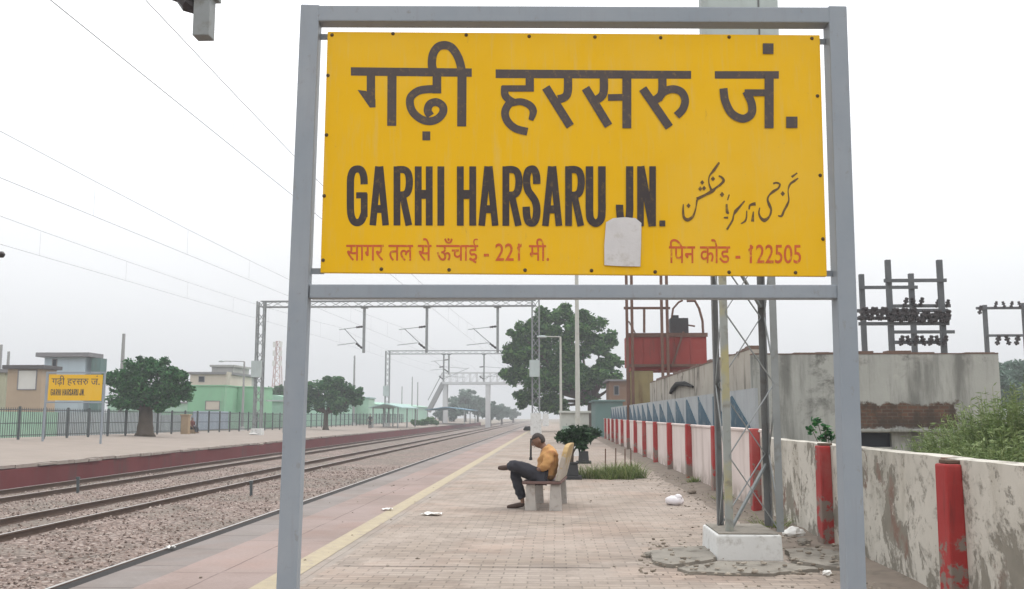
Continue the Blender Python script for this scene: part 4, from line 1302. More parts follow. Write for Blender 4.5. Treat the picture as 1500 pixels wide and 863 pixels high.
pblock('building', 'tan building with a wide white window panel at the left edge', 'building', 12, 62, 535, 72, 2.2, 'b_tan', 'roof_dark', .1, .3, .3, [(28, 52, 543, 570)], win='panel_white')
pblock('building', 'greenish cream building with a grey roof cut by the left edge', 'building', -60, 9, 541, 78, 8, 'b_cream', 'roof_grey', .1, .3, .3)
b = pblock('building', 'pale blue flat roofed house with a dark window above the far yellow board', 'building', 66, 126, 517, 82, 1.6, 'b_blue', 'roof_grey', .1, .55, .38, [(78, 82.5, 527, 536)])
A, D = at(133, 524, 82), at(144, 560, 82)
m = MB(); m.box(A.x, D.x, 82.2, 83.4, .1, A.z - .03); m.build('teal_column', M['teal'], b)
b = pblock('building', 'beige two step building with grey roof edges right of the thick trunked tree', 'building', 279, 334, 545, 112, 9, 'b_beige', 'roof_grey', .1, .25, .3, [(292, 299, 552, 559)])
A, D = at(306, 534, 112), at(337, 545, 112)
m = MB(); m.box(A.x, D.x, 113, 119, D.z + .01, A.z - .25); m.box(A.x - .2, D.x + .2, 112.8, 119.2, A.z - .247, A.z); m.build('roof_room', M['b_grey'], b)
m = MB(); a, c = at(336, 545, 111), at(327, 590, 111); m.bar(a, c, .3, .9, up=(0, 1, 0)); m.build('outside_stair', M['b_beige'], b)
pblock('building', 'small grey building behind the beige two step building', 'building', 337, 351, 548, 120, 7, 'b_grey', 'roof_grey', .1, .25, .25)
pblock('green_wall_house', 'low bright green house with a cream panel in front of the beige building', 'house', 276, 330, 564, 100, 6, 'b_green', 'b_green', .1, .1, .12, [(302, 321, 588, 600)], win='b_beige')
pblock('green_wall_house', 'low bright green annex beside the left lattice mast', 'house', 333, 376, 566, 104, 6, 'b_green', 'b_green', .1, .1, .12)
pblock('building', 'long low pale green building behind the thick trunked tree', 'building', 158, 284, 589, 126, 5, 'hoard_green', 'roof_grey', .1, .2, .2)
pblock('building', 'hazy pale green block behind the small round tree', 'building', 352, 540, 582, 150, 5, 'hoard_green', 'roof_teal', .1, .2, .2)
x0 = -31.5
sh = thing('long_shed', 'long mint green shed beyond the far platform under the portal', 'shed', (x0, 112, .1))
m = MB(); m.box(x0 - 6, x0, 116, 235, .05, 3.3); m.build('wall', M['b_mint'], sh)
m = MB(); m.prism([(x0 + .4, 3.30), (x0 - 6.4, 3.30), (x0 - 6.4, 3.45), (x0 - 3, 4.0), (x0 + .4, 3.45)], 'y', 115.6, 235.4); m.build('roof', M['b_mint'], sh)
def shelter(Y, L, pa, pb, yr, mat, label):
    a, b = at(pa, yr, Y), at(pb, yr, Y)
    s = thing('platform_shelter', label, 'shelter', ((a.x + b.x) / 2, Y, p2z(a.x, Y)), 'open shelters on the far platform')
    mid = (a.x + b.x) / 2
    m = MB(); m.prism([(a.x, a.z), (mid, a.z + .5), (b.x, a.z), (b.x, a.z + .12), (mid, a.z + .62), (a.x, a.z + .12)], 'y', Y, Y + L); m.build('roof', M[mat], s)
    for x in (a.x + .5, b.x - .5):
        for yy in (Y + .4, Y + L / 2, Y + L - .4):
            m = MB(); m.bar((x, yy, p2z(x, yy)), (x, yy, a.z + .13), .16); m.build('post', M['galv'], s)
    return s
shelter(122, 16, 540, 588, 598, 'roof_teal', 'open shelter with a pale teal roof right of the small round tree')
shelter(172, 24, 622, 684, 601, 'roof_blue', 'open shelter with a blue roof below the footbridge')

# footbridge
FY = 200.0
fb = thing('footbridge', 'hazy steel footbridge crossing the tracks with a stair on its left', 'bridge', (-12, FY, -1.1))
xa, xb = at(648, 560, FY).x, 2.0
zd = at(700, 563, FY).z
m = MB(); m.box(xa, xb, FY, FY + 3, zd, zd + .5); m.build('deck', M['bridge'], fb)
zt = at(700, 546, FY).z
for yy in (FY - .02, FY + 2.9):
    m = MB(); n = 18
    m.bar((xa, yy, zt), (xb, yy, zt), .18)
    for i in range(n + 1):
        x = xa + (xb - xa) * i / n
        m.bar((x, yy, zd + .5), (x, yy, zt - .09), .14)
        if i < n: m.bar((x, yy, zd + .5), (x + (xb - xa) / n, yy, zt - .09), .08)
    m.build('truss_rail', M['bridge'], fb)
for x in (xa + .5, xa + 9.5, xb - .6):
    m = MB(); m.box(x - .45, x + .45, FY + .3, FY + 1, -1.1, zd - .01); m.box(x - .45, x + .45, FY + 2, FY + 2.7, -1.1, zd - .01); m.build('pier', M['bridge'], fb)
sb = at(627, 596, FY)
m = MB(); m.bar((xa + .1, FY + .8, zd + .3), (sb.x, FY + .8, sb.z - 1), .9, 1.5, up=(0, 1, 0)); m.bar((xa, FY - .05, zt), (sb.x, FY - .05, sb.z + 1.4), .15); m.build('stair', M['bridge_stair'], fb)

# ------------------------------------------------------------------ poles and towers
def pole(name, label, px, pyt, Y, r, mat, cat='pole', z0=0.0, arm=None, group=None):
    q = at(px, pyt, Y)
    p = thing(name, label, cat, (q.x, Y, z0), group)
    m = MB(); m.tube([(q.x, Y, z0 - .05), (q.x, Y, q.z)], [r, r * .62], 10); m.build('shaft', M[mat], p, smooth=False)
    m = MB(); m.tube([(q.x, Y, z0 - .04), (q.x, Y, z0 + .35)], [r * 1.9, r * 1.5], 10); m.build('base', M['white_base'], p)
    if arm:
        e = at(px + arm, pyt - 1, Y)
        m = MB(); m.tube([(q.x, Y, q.z - .1), (q.x, Y, q.z + .02), (e.x, Y, e.z)], r * .3, 8); m.build('arm', M[mat], p)
        s = -1 if arm < 0 else 1
        m = MB(); m.ball((e.x + s * .22, Y, e.z - .02), .34, .14, .09, 10, 6); m.build('lamp_head', M['cabinet'], p, smooth=True)
    return p
pole('lamp_post', 'tall pale lamp post rising behind the board, in front of the large tree', 844, 330, 37, .105, 'pole_pale', 'lamp post', 0, 22, 'platform lamp posts')
pole('lamp_post', 'shorter pale lamp post with arm, left of the tall pale one', 821, 494, 60, .10, 'pole_pale', 'lamp post', 0, -22, 'platform lamp posts')
pole('lamp_post', 'street lamp with a long arm beside the green annex', 358, 530, 92, .13, 'pole_conc', 'lamp post', .1, -30)
pole('utility_pole', 'grey concrete pole standing behind the thick trunked tree', 181.5, 489, 84, .22, 'pole_conc', 'pole', .1, group='bare poles beyond the fence')
pole('utility_pole', 'grey pole at the extreme left edge behind the cream building', 2, 505, 88, .2, 'pole_conc', 'pole', .1, group='bare poles beyond the fence')
pole('utility_pole', 'short leaning grey pole above the tan building', 13, 515, 90, .2, 'pole_conc', 'pole', .1, group='bare poles beyond the fence')
pole('utility_pole', 'thin grey pole just right of the small round tree', 519.5, 521, 140, .2, 'pole_conc', 'pole', .1, group='bare poles beyond the fence')
for i, (px, pt) in enumerate(((604, 552), (612, 560), (589, 566))):
    pole('utility_pole', ('tallest of the faint poles left of the footbridge stair', 'faint pole closest to the footbridge stair', 'shortest of the faint poles left of the footbridge stair')[i], px, pt, 210 + 6 * i, .17, 'pole_conc', 'pole', .1, group='bare poles beyond the fence')
q = at(408, 500, 260)
tw = thing('telecom_tower', 'faint red and white lattice telecom tower between portal mast and board post', 'tower', (q.x, 260, 0))
m = MB(); n = 9
for k, (sx_, sy_) in enumerate(((-1, -1), (1, -1), (1, 1), (-1, 1))):
    m.bar((q.x + 1.5 * sx_, 260 + 1.5 * sy_, 0), (q.x + .5 * sx_, 260 + .5 * sy_, q.z), .2)
for i in range(n):
    a0, a1 = 1.5 - i / n, 1.5 - (i + 1) / n
    z0, z1 = q.z * i / n, q.z * (i + 1) / n
    m.bar((q.x - a0, 260 - a0, z0), (q.x + a1, 260 - a1, z1), .12); m.bar((q.x + a0, 260 - a0, z0), (q.x - a1, 260 - a1, z1), .12)
    m.bar((q.x - a1, 260 - a1, z1), (q.x + a1, 260 - a1, z1), .12)
m.build('lattice', M['tower_red'], tw)
for z in (q.z - .8, q.z - 3.2, q.z - 6):
    for s in (-1, 1):
        m = MB(); m.box(q.x + s * .9 - .35, q.x + s * .9 + .35, 259, 259.6, z - .9, z + .6); m.build('antenna', M['panel_white'], tw)

# notice frame behind the left post
q = at(416, 600, 84)
nf = thing('notice_frame', 'grey steel notice frame beside the small round tree, partly hidden by the board post', 'notice board', (q.x, 84, p2z(q.x, 84)))
za = p2z(q.x, 84)
xr = at(447, 600, 84).x
for x in (q.x, xr):
    m = MB(); m.bar((x, 84, za), (x, 84, at(416, 558, 84).z), .14); m.build('post', M['galv'], nf)
m = MB(); z_ = at(416, 587, 84).z; m.bar((at(389, 587, 84).x, 84.1, z_), (xr, 84.1, z_), .12); m.build('rail', M['cabinet'], nf)
m = MB(); m.box(q.x + .09, xr - .09, 83.97, 84.03, at(416, 580, 84).z, at(416, 560, 84).z); m.build('panel', M['galv_dark'], nf)

# ------------------------------------------------------------------ vegetation
def leafball(mb, rnd, c, r, n, size, squash=0.75, fill=0.5, elong=1.5):
    """n leaf blades scattered through an ellipsoid, denser towards its skin"""
    for _ in range(n):
        while True:
            d = Vector((rnd.gauss(0, 1), rnd.gauss(0, 1), rnd.gauss(0, 1)))
            if d.length > 1e-3: break
        d.normalize()
        rr = fill + (1.08 - fill) * rnd.random() ** 0.7
        p = Vector(c) + Vector((d.x * r, d.y * r, d.z * r * squash)) * rr
        s = size * rnd.uniform(0.45, 1.6)
        a = Vector((rnd.gauss(0, 1), rnd.gauss(0, 1), rnd.gauss(0, .6))).normalized()
        b = a.cross(Vector((rnd.gauss(0, 1), rnd.gauss(0, 1), rnd.gauss(0, 1)))).normalized()
        a = a * s * elong * .5; b = b * s * .5
        k = len(mb.v)
        mb.v += [tuple(p - a), tuple(p - b * .8 + a * .1), tuple(p + a), tuple(p + b * .8 + a * .1)]
        mb.f.append((k, k + 1, k + 2, k + 3))

def tree(name, label, base, tr, blobs, n, size, leaf, bark='bark', seed=1, group=None, clump=0.30, sub=9, squash=.75, trunk_top=None, lean=0.0):
    """blobs: (dx, dy, z, r) big lobes; every lobe is broken into smaller clumps with gaps between"""
    rnd = random.Random(seed)
    b = Vector(base)
    t = thing(name, label, 'tree', base, group)
    m = MB()
    zt = trunk_top if trunk_top else b.z + (min(q[2] for q in blobs) - b.z) * .75
    m.tube([b + Vector((0, 0, -.1)), b + Vector((0, 0, .25)), Vector((b.x + lean * .5, b.y, (b.z + zt) / 2)), Vector((b.x + lean, b.y, zt))], [tr * 1.5, tr * 1.1, tr * .9, tr * .8], 12)
    for q in blobs:
        e = Vector((b.x + q[0], b.y + q[1], q[2]))
        s = Vector((b.x + lean, b.y, zt - .15))
        mid = s.lerp(e, .55) + Vector((rnd.uniform(-.2, .2), rnd.uniform(-.2, .2), -.15 * q[3]))
        m.tube([s, mid, e], [tr * .55, tr * .32, tr * .1], 8)
    m.build('trunk', M[bark], t, smooth=True)
    m = MB()
    tot = sum(q[3] ** 2 for q in blobs)
    for q in blobs:
        share = int(n * q[3] ** 2 / tot)
        cs = []
        for _ in range(sub):
            d = Vector((rnd.gauss(0, 1), rnd.gauss(0, 1), rnd.gauss(0, .8))).normalized() * q[3] * rnd.uniform(.45, .95)
            d.z *= squash
            cs.append((d, q[3] * clump * rnd.uniform(.7, 1.4)))
        leafball(m, rnd, (b.x + q[0], b.y + q[1], q[2]), q[3] * .72, int(share * .22), size, squash, .3)
        for d, cr in cs:
            leafball(m, rnd, (b.x + q[0] + d.x, b.y + q[1] + d.y, q[2] + d.z), cr, int(share * .78 / sub), size, .8, .2)
    m.build('crown', M[leaf], t, recalc=False)
    return t

# big tree behind the lamp posts
q = at(866, 625, 92)
bt = tree('broadleaf_tree', 'large dark leafy tree behind the bench and the pale lamp posts', (q.x, 92, -.1), .38,
     [(-4.3, 0, 10.2, 2.0), (-6.6, -.3, 9.2, 1.5), (-6.5, -.3, 7.5, 1.8), (-3.4, .5, 7.6, 2.7), (-1.0, -.5, 9.9, 2.2), (.9, .3, 8.4, 1.9), (-7.3, 0, 5.7, 1.4), (-4.9, -.8, 4.7, 2.4), (-1.8, -.6, 5.2, 2.5), (.9, -.2, 5.4, 1.8), (-6.2, .4, 3.3, 1.4), (-3.6, .2, 2.7, 1.7), (-.4, .5, 3.2, 1.4), (1.9, 0, 6.7, 1.2), (-2.7, 0, 11.1, 1.5), (2.3, .2, 4.6, .7), (-7.9, .2, 6.9, .7)],
     36000, .27, 'leaf_dark', seed=3, trunk_top=3.0, sub=10)
q = gnd(213, 641, .15)
q = at(212, 641, 62)
tree('broadleaf_tree', 'wide flat crowned tree with a thick trunk on the far platform', (q.x, 62, p2z(q.x, 62)), .50,
     [(-1.6, 0, 3.3, 1.25), (-2.2, .4, 4.0, 1.05), (-.6, 0, 4.4, 1.25), (.7, 0, 4.5, 1.15), (1.8, .1, 4.0, 1.15), (1.7, -.3, 2.9, 1.2), (.2, -.5, 3.1, 1.5), (-1.0, -.5, 2.6, 1.1), (2.4, 0, 3.4, .7), (.9, -.4, 2.4, .9), (-.2, .2, 5.0, .7)],
     21000, .15, 'leaf_mid', 'bark', seed=8, group='trees on the far platform', trunk_top=2.1)
q = at(477, 628, 102)
tree('broadleaf_tree', 'small round tree beside the board post, under the portal boom', (q.x, 102, p2z(q.x, 102)), .28,
     [(-1.0, 0, 4.4, 1.6), (.9, 0, 4.9, 1.5), (2.2, 0, 4.3, 1.35), (2.8, 0, 3.3, 1.2), (.6, -.5, 3.1, 1.7), (-1.2, -.3, 2.8, 1.4), (1.7, .2, 2.4, 1.2), (3.4, 0, 3.9, .8), (-1.9, 0, 3.7, 1.0)],
     14000, .2, 'leaf_mid', seed=21, group='trees on the far platform', trunk_top=1.9)
q = at(401, 610, 140)
tree('broadleaf_tree', 'low dark tree between the left portal mast and the board post', (q.x, 140, .1), .25, [(-.9, 0, 4.6, 1.4), (.8, 0, 4.9, 1.4), (.2, -.4, 3.4, 1.6), (1.6, 0, 4.1, 1.0)], 5000, .26, 'leaf_mid', seed=5, trunk_top=2.2)
# distant trees down the line and beyond the switchyard
fl = [(664, 588, 228, 'far tree under the left end of the footbridge'), (682, 566, 236, 'tallest far tree under the middle of the footbridge'), (700, 580, 240, 'far tree just right of the tallest one under the footbridge'),
      (718, 588, 226, 'rounded far tree beside the large dark tree'), (735, 592, 262, 'low far tree at the end of the tracks'), (752, 598, 320, 'hazy low tree where the tracks vanish'), (647, 596, 250, 'low far tree behind the blue roofed shelter')]
for i, (px, pt, Y, lab) in enumerate(fl):
    q = at(px, pt, Y)
    h = q.z + 1.1
    rr = h * .27
    tree('far_tree', lab, (q.x, Y, -1.1 if q.x > -24 else .1), .3, [(-rr * .8, 0, q.z - rr * 1.5, rr), (rr * .8, 0, q.z - rr * 1.4, rr), (0, 0, q.z - rr * .8, rr), (0, 0, q.z - rr * 2.0, rr * 1.1)], 2600, .5, 'leaf_hazed', seed=40 + i, group='trees far down the line', sub=6)
for i, (px, pt, Y, lab) in enumerate(((1440, 528, 82, 'hazy bluish tree below the two post switchyard frame'), (1478, 518, 88, 'hazy bluish tree at the right edge behind the bushes'), (1515, 512, 84, 'hazy bluish tree cut by the right edge'))):
    q = at(px, pt, Y); rr = 1.7
    tree('far_tree', lab, (q.x, Y, -.1), .25, [(-1.2, 0, q.z - 2.2, rr), (1.2, 0, q.z - 2.0, rr), (0, 0, q.z - 1.4, rr * .85), (0, -.5, q.z - 3.8, rr * 1.2), (-1.8, 0, q.z - 4, rr)], 5000, .22, 'leaf_hazed', seed=60 + i, group='trees beyond the switchyard', sub=7)
# dark bushes on the far platform under the shelters
for i, (px, py, Y, r_, lab) in enumerate(((607, 618, 150, .8, 'dark bush left of the blue roofed shelter'), (622, 617, 152, 1.1, 'widest dark bush near the blue roofed shelter'), (637, 617, 158, .8, 'dark bush right beside the blue roofed shelter'))):
    q = at(px, py, Y)
    b_ = thing('bush', lab, 'bush', (q.x, Y, p2z(q.x, Y)), 'dark bushes on the far platform')
    m = MB(); rnd = random.Random(70 + i)
    for _ in range(5): leafball(m, rnd, (q.x + rnd.uniform(-r_, r_), Y + rnd.uniform(-.5, .5), p2z(q.x, Y) + r_ * rnd.uniform(.4, .9)), r_ * .6, 260, .16)
    m.build('foliage', M['leaf_dark'], b_, recalc=False)

# feathery green bushes behind the wall on the right
def feathery(label, px, top, Y, wid, n, seed, leaf='leaf_bush', zb=-.1, ls=.04, group='feathery bushes behind the wall'):
    n = int(n * 1.35)
    rnd = random.Random(seed)
    q = at(px, top, Y)
    b_ = thing('bush', label, 'bush', (q.x, Y, zb), group)
    st, lf = MB(), MB()
    for i in range(n):
        a = rnd.uniform(0, 6.28); rad = wid * math.sqrt(rnd.random())
        hx, hy = q.x + rad * math.cos(a), Y + rad * .7 * math.sin(a)
        hz = zb + (q.z - zb) * rnd.uniform(.55, 1.02) * (1 - .28 * (rad / wid) ** 2)
        bx_, by_ = q.x + (hx - q.x) * .35, Y + (hy - Y) * .35
        p0, p1, p2 = Vector((bx_, by_, zb)), Vector((bx_ * .5 + hx * .5, by_ * .5 + hy * .5, zb + (hz - zb) * .6)), Vector((hx, hy, hz))
        st.tube([p0, p1, p2], [.007, .005, .002], 4, cap=False)
        nl = 62
        for k in range(nl):
            u = rnd.uniform(.22, 1.0)
            c = (p0.lerp(p1, u / .6) if u < .6 else p1.lerp(p2, (u - .6) / .4))
            d = Vector((rnd.gauss(0, 1), rnd.gauss(0, 1), rnd.gauss(.25, .6))).normalized()
            s = ls * rnd.uniform(.6, 1.5)
            c = c + d * s * rnd.uniform(.3, 1.6)
            e = d * s
            f_ = d.cross(Vector((rnd.gauss(0, 1), rnd.gauss(0, 1), rnd.gauss(0, 1)))).normalized() * s * .17
            kk = len(lf.v)
            lf.v += [tuple(c - e), tuple(c - f_), tuple(c + e), tuple(c + f_)]
            lf.f.append((kk, kk + 1, kk + 2, kk + 3))
    st.build('stems', M['grass'], b_, recalc=False); lf.build('foliage', M[leaf], b_, recalc=False)
for i, (px, tp, Y, wd, n, lab) in enumerate(((1386, 610, 15.5, .8, 190, 'low light green bush against the derelict building'), (1424, 588, 14.5, .75, 230, 'light green bush right of the derelict building'),
        (1462, 566, 13.5, .7, 250, 'tallest light green bush behind the wall'), (1500, 552, 13, .65, 230, 'light green bush cut by the right edge behind the wall'), (1400, 634, 12.5, .6, 150, 'short bush just above the nearest red pillar'), (1470, 622, 11.5, .6, 170, 'short bush above the peeling wall at the right edge'))):
    feathery(lab, px, tp, Y, wd, n, 90 + i)
# sapling peeping over the wall
rnd = random.Random(4)
q = at(1203, 650, 13.0)
sp_ = thing('sapling', 'small dark sapling peeping over the wall beside the mast', 'plant', (3.62, 13, -.1))
m = MB(); lf = MB()
for (px, py) in ((1197, 616), (1190, 630), (1208, 626), (1213, 634), (1203, 640), (1218, 640)):
    e = at(px, py, 13.0)
    m.tube([(3.62, 13, -.1), (3.64, 13, .8), e], [.012, .01, .004], 5)
    leafball(lf, rnd, e, .075, 22, .05, 1, .1)
m.build('stem', M['bark'], sp_); lf.build('foliage', M['leaf_mid'], sp_, recalc=False)

def tuft(label, cx, cy, rad, n, h, seed, group=None, mat='grass'):
    rnd = random.Random(seed)
    m = MB()
    hubs = [(cx + rnd.gauss(0, .5) * rad, cy + rnd.gauss(0, .32) * rad, rnd.uniform(.4, 1.15)) for _ in range(max(3, n // 70))]
    for _ in range(n):
        hx_, hy_, hk = rnd.choice(hubs)
        x, y = hx_ + rnd.gauss(0, .07), hy_ + rnd.gauss(0, .07)
        hh = h * hk * rnd.uniform(.35, 1.1)
        dx, dy = (x - hx_) * 2.2 * hh / h + rnd.gauss(0, .3) * hh, (y - hy_) * 2.2 * hh / h + rnd.gauss(0, .3) * hh
        wd = .007
        b2 = rnd.uniform(0, 3.14); ux, uy = math.cos(b2) * wd, math.sin(b2) * wd
        k = len(m.v)
        m.v += [(x - ux, y - uy, .0), (x + ux, y + uy, .0), (x + dx * .5 + ux * .7, y + dy * .5 + uy * .7, hh * .65), (x + dx * .5 - ux * .7, y + dy * .5 - uy * .7, hh * .65), (x + dx * 1.3, y + dy * 1.3, hh)]
        m.f += [(k, k + 1, k + 2, k + 3), (k + 3, k + 2, k + 4)]
    return tag(m.build('grass_clump', M[mat], recalc=False), label, 'grass clump', group)
g = gnd(905, 702)
tuft('wide green grass clump around thin stakes on the platform', g.x, g.y + .3, .62, 2600, .42, 1, 'grass clumps on the platform')
pg = thing('plant_guard', 'thin dark stakes standing in the wide grass clump', 'stakes', (g.x, g.y + .35, 0))
for (dx, dy) in ((-.28, .1), (.2, .05), (.0, .5), (.38, .5)):
    m = MB(); m.tube([(g.x + dx, g.y + .3 + dy, 0), (g.x + dx + .01, g.y + .3 + dy, .72)], .016, 6); m.build('stake', M['rust'], pg)
for i, (y, n) in enumerate(((13.6, 150), (18.0, 120), (22.3, 150))):
    tuft(('small grass tuft at the wall foot behind the mast', 'small grass tuft at the wall foot right of the white bag', 'small grass tuft at the wall foot beyond the white bag')[i], 3.06, y, .22, n, .2, 30 + i, 'grass clumps on the platform')

# planter with shrub right of the bench and a second behind
def planter(label, px, py, sc_, seed):
    rnd = random.Random(seed)
    g = gnd(px, py)
    t = thing('potted_shrub', label, 'potted plant', (g.x, g.y, 0), 'planters with dark shrubs')
    m = MB(); w2 = .22 * sc_
    m.box(g.x - w2 * 1.15, g.x + w2 * 1.15, g.y - w2, g.y + w2, -.01, .09 * sc_); m.frus(g.x - w2 * .8, g.x + w2 * .8, g.y - w2 * .75, g.y + w2 * .75, .092 * sc_, .36 * sc_, .02); m.box(g.x - w2 * .72, g.x + w2 * .72, g.y - w2 * .7, g.y + w2 * .7, .362 * sc_, .41 * sc_)
    m.build('pedestal', M['planter'], t, bevel=.015)
    m = MB(); m.tube([(g.x, g.y, .40 * sc_), (g.x + .02, g.y, .65 * sc_), (g.x + .05, g.y, .95 * sc_)], [.055, .045, .03], 8)
    m.tube([(g.x + .02, g.y, .6 * sc_), (g.x + .2 * sc_, g.y, .9 * sc_)], [.03, .015], 6); m.build('stem', M['bark'], t)
    m = MB()
    for (dx, z, r_) in ((-.12, 1.02, .17), (.1, 1.12, .2), (.3, 1.05, .17), (.0, .9, .14), (.22, .88, .15)):
        leafball(m, rnd, (g.x + dx * sc_, g.y + rnd.uniform(-.1, .1), z * sc_), r_ * sc_ * rnd.uniform(.75, 1.2), 130, .085 * sc_, .8, .1, 2.2)
        leafball(m, rnd, (g.x + dx * sc_ * 1.35 + rnd.uniform(-.1, .1), g.y + rnd.uniform(-.2, .2), (z + rnd.uniform(-.12, .1)) * sc_), r_ * sc_ * .8, 50, .09 * sc_, 1, .1, 2.4)
    m.build('foliage', M['leaf_shrub'], t, recalc=False)
planter('dark leafy shrub on a blackened pedestal just right of the bench', 837, 702, 1.0, 2)
planter('second smaller dark shrub behind the one on a blackened pedestal', 855, 679, .95, 3)

# ------------------------------------------------------------------ bench and people
SY = 16.15
k_ = SY / FPX
def sv(px, py, dy=0.0):
    """point on the sitter's side view at depth SY"""
    v = at(px, py, SY)
    return Vector((v.x, SY + dy, v.z))
bn = thing('platform_bench', 'worn concrete platform bench the man is sitting on', 'bench', (sv(797, 740).x, SY + .3, 0))
xs0, xs1 = sv(766, 710).x, sv(812, 710).x
y0, y1 = SY - .32, SY + 1.25
for yy in (y0 + .04, y1 - .2):
    for (a, b) in ((768, 788), (803, 825)):
        m = MB(); q0, q1 = sv(a, 745), sv(b, 745)
        m.frus(q0.x + .02, q1.x - .02, yy, yy + .11, -.01, .42, .022); m.build('leg', M['bench'], bn, bevel=.015)
m = MB(); m.box(xs0, sv(822, 700).x, y0, y1, .425, .47); m.build('seat', M['bench_seat'], bn, bevel=.012)
ol_ = [(0, 0), (0, .38), (.03, .48), (.10, .555), (.22, .59), (.8, .60), (1.37, .59), (1.49, .555), (1.56, .48), (1.59, .38), (1.59, 0)]
b0 = sv(812, 712)
nb_ = len(ol_)
m = MB()
vs = []
for off in (0, .085):
    for l, h in ol_:
        vs.append((b0.x + .02 + off + .26 * h, y0 + l, .473 + h))
fs = [(i, (i + 1) % nb_, nb_ + (i + 1) % nb_, nb_ + i) for i in range(nb_)] + [tuple(range(nb_))[::-1], tuple(range(nb_, 2 * nb_))]
m.add(vs, fs)
m.build('backrest', M['backrest'], bn, bevel=.022)
bn.rotation_euler = (0, 0, R(-4.5))
bn.location.x += .04

def skin(verts, edges, sub=2):
    """verts: list of (co, rx, ry); grows one smooth continuous surface round the skeleton"""
    me = bpy.data.meshes.new('skel')
    me.from_pydata([tuple(v[0]) for v in verts], edges, [])
    o = bpy.data.objects.new('skel', me)
    C.objects.link(o)
    o.modifiers.new('s', 'SKIN').use_smooth_shade = True
    for d, v in zip(me.skin_vertices[0].data, verts):
        d.radius = (v[1], v[2]); d.use_root = False
    me.skin_vertices[0].data[0].use_root = True
    ss = o.modifiers.new('u', 'SUBSURF'); ss.levels = sub; ss.render_levels = sub
    dg = bpy.context.evaluated_depsgraph_get()
    res = bpy.data.meshes.new_from_object(o.evaluated_get(dg))
    bpy.data.objects.remove(o)
    res.polygons.foreach_set('use_smooth', [True] * len(res.polygons))
    return res

def folds(me, amp):
    for v in me.vertices:
        c = v.co
        v.co = c + v.normal * amp * (noise.noise((c.x * 11 + c.z * 5, c.y * 6, c.z * 13)) + .5 * noise.noise((c.x * 25, c.y * 20, c.z * 24)))
    return me

def mesh_part(name, me, mat, parent):
    me.name = name
    me.materials.clear(); me.materials.append(mat)
    org = ORG[parent.name]
    me.transform(Matrix.Translation(-org))
    o = bpy.data.objects.new(name, me)
    C.objects.link(o); o.parent = parent; ORG[o.name] = org
    return o

class Skel:
    def __init__(self): self.v, self.e = [], []
    def p(self, co, r, link=None, ry=None):
        self.v.append((Vector(co), r, r if ry is None else ry))
        if link is not None: self.e.append((link, len(self.v) - 1))
        return len(self.v) - 1
    def chain(self, start, pts):
        for co, r in pts: start = self.p(co, r, start)
        return start

def hand(sk, wrist, dirv, palmn, s=1.0, curl=.5):
    """palm, four fingers of unequal length and a thumb, slightly curled"""
    d = Vector(dirv).normalized(); n = Vector(palmn).normalized(); w_ = d.cross(n).normalized()
    wi = wrist
    base = sk.v[wi][0]
    pi = sk.p(base + d * .05 * s, .026 * s, wi)
    for i, (o, L) in enumerate(((-.030, .066), (-.010, .078), (.010, .073), (.029, .056))):
        k0 = sk.p(base + d * .088 * s + w_ * o * s, .0095 * s, pi)
        k1 = sk.p(base + (d * (.088 + L * .5) + w_ * o * 1.1 + n * L * .22 * curl) * s, .0085 * s, k0)
        sk.p(base + (d * (.088 + L * .85) + w_ * o * 1.1 + n * L * .75 * curl) * s, .0075 * s, k1)
    t0 = sk.p(base + (d * .045 - w_ * .042 + n * .01) * s, .011 * s, pi)
    sk.p(base + (d * .085 - w_ * .058 + n * .025) * s, .009 * s, t0)

# seated man, seen from his left side, facing the tracks with one leg crossed
man = thing('person', 'seated man in mustard orange shirt and dark trousers, legs crossed, head bowed', 'person', (sv(793, 740).x, SY, 0))
NEAR, FAR = -.16, .17                       # his left side is towards the viewer
hip = sv(795, 698); chest = sv(804, 672); neck = sv(798, 657); 
head = sv(789, 646.5); 
sk = Skel()
r0 = sk.p(hip, .15)
r1 = sk.p(sv(802, 686), .14, r0); r2 = sk.p(chest, .15, r1); r3 = sk.p(sv(802, 661), .10, r2); r4 = sk.p(sv(797, 655), .07, r3)
sk.p(sv(792.5, 650.5), .065, r4)
def arm(side, elbow, wrist_p, hd, hn):
    s0 = sk.p(sv(804, 663, side * .17), .062, r3)
    e0 = sk.p(elbow, .046, s0)
    w0 = sk.p(wrist_p, .030, e0)
    hand(sk, w0, hd, hn, 1.0)
    return s0
arm(-1, sv(801, 685, -.24), sv(781, 689, -.13), (-1, .25, -.1), (0, .2, -1))
arm(1, sv(800, 685, .25), sv(782, 688, .12), (-1, -.25, -.1), (0, -.2, -1))
def leg(h, kn, an, toe, rk=.065):
    a0 = sk.p(h, .10, r0); a1 = sk.p(kn, rk, a0); am = sk.p(kn.lerp(an, .35), .058, a1); a2 = sk.p(an, .038, am)
    a3 = sk.p(an.lerp(toe, .55) + Vector((0, 0, -.025)), .036, a2); sk.p(toe, .028, a3)
F_hip, F_kn, F_an, F_toe = sv(792, 699, .1), sv(752, 688, .15), sv(766, 738, .12), sv(744, 743.5, .12)
N_hip, N_kn, N_an, N_toe = sv(792, 698, -.11), sv(758, 681, -.17), sv(744, 683.5, .10), sv(730, 686, .16)
leg(F_hip, F_kn, F_an, F_toe); leg(N_hip, N_kn, N_an, N_toe)
HC = sv(788.8, 645.6)
TL_ = R(24)
hf = Vector((-math.cos(TL_), 0, -math.sin(TL_))); hu = Vector((-math.sin(TL_), 0, math.cos(TL_))); hsd = Vector((0, -1, 0))
def head_pt(a, b, c, k=1.0):
    return HC + hf * (a * k) + hsd * (b * k) + hu * (c * k)
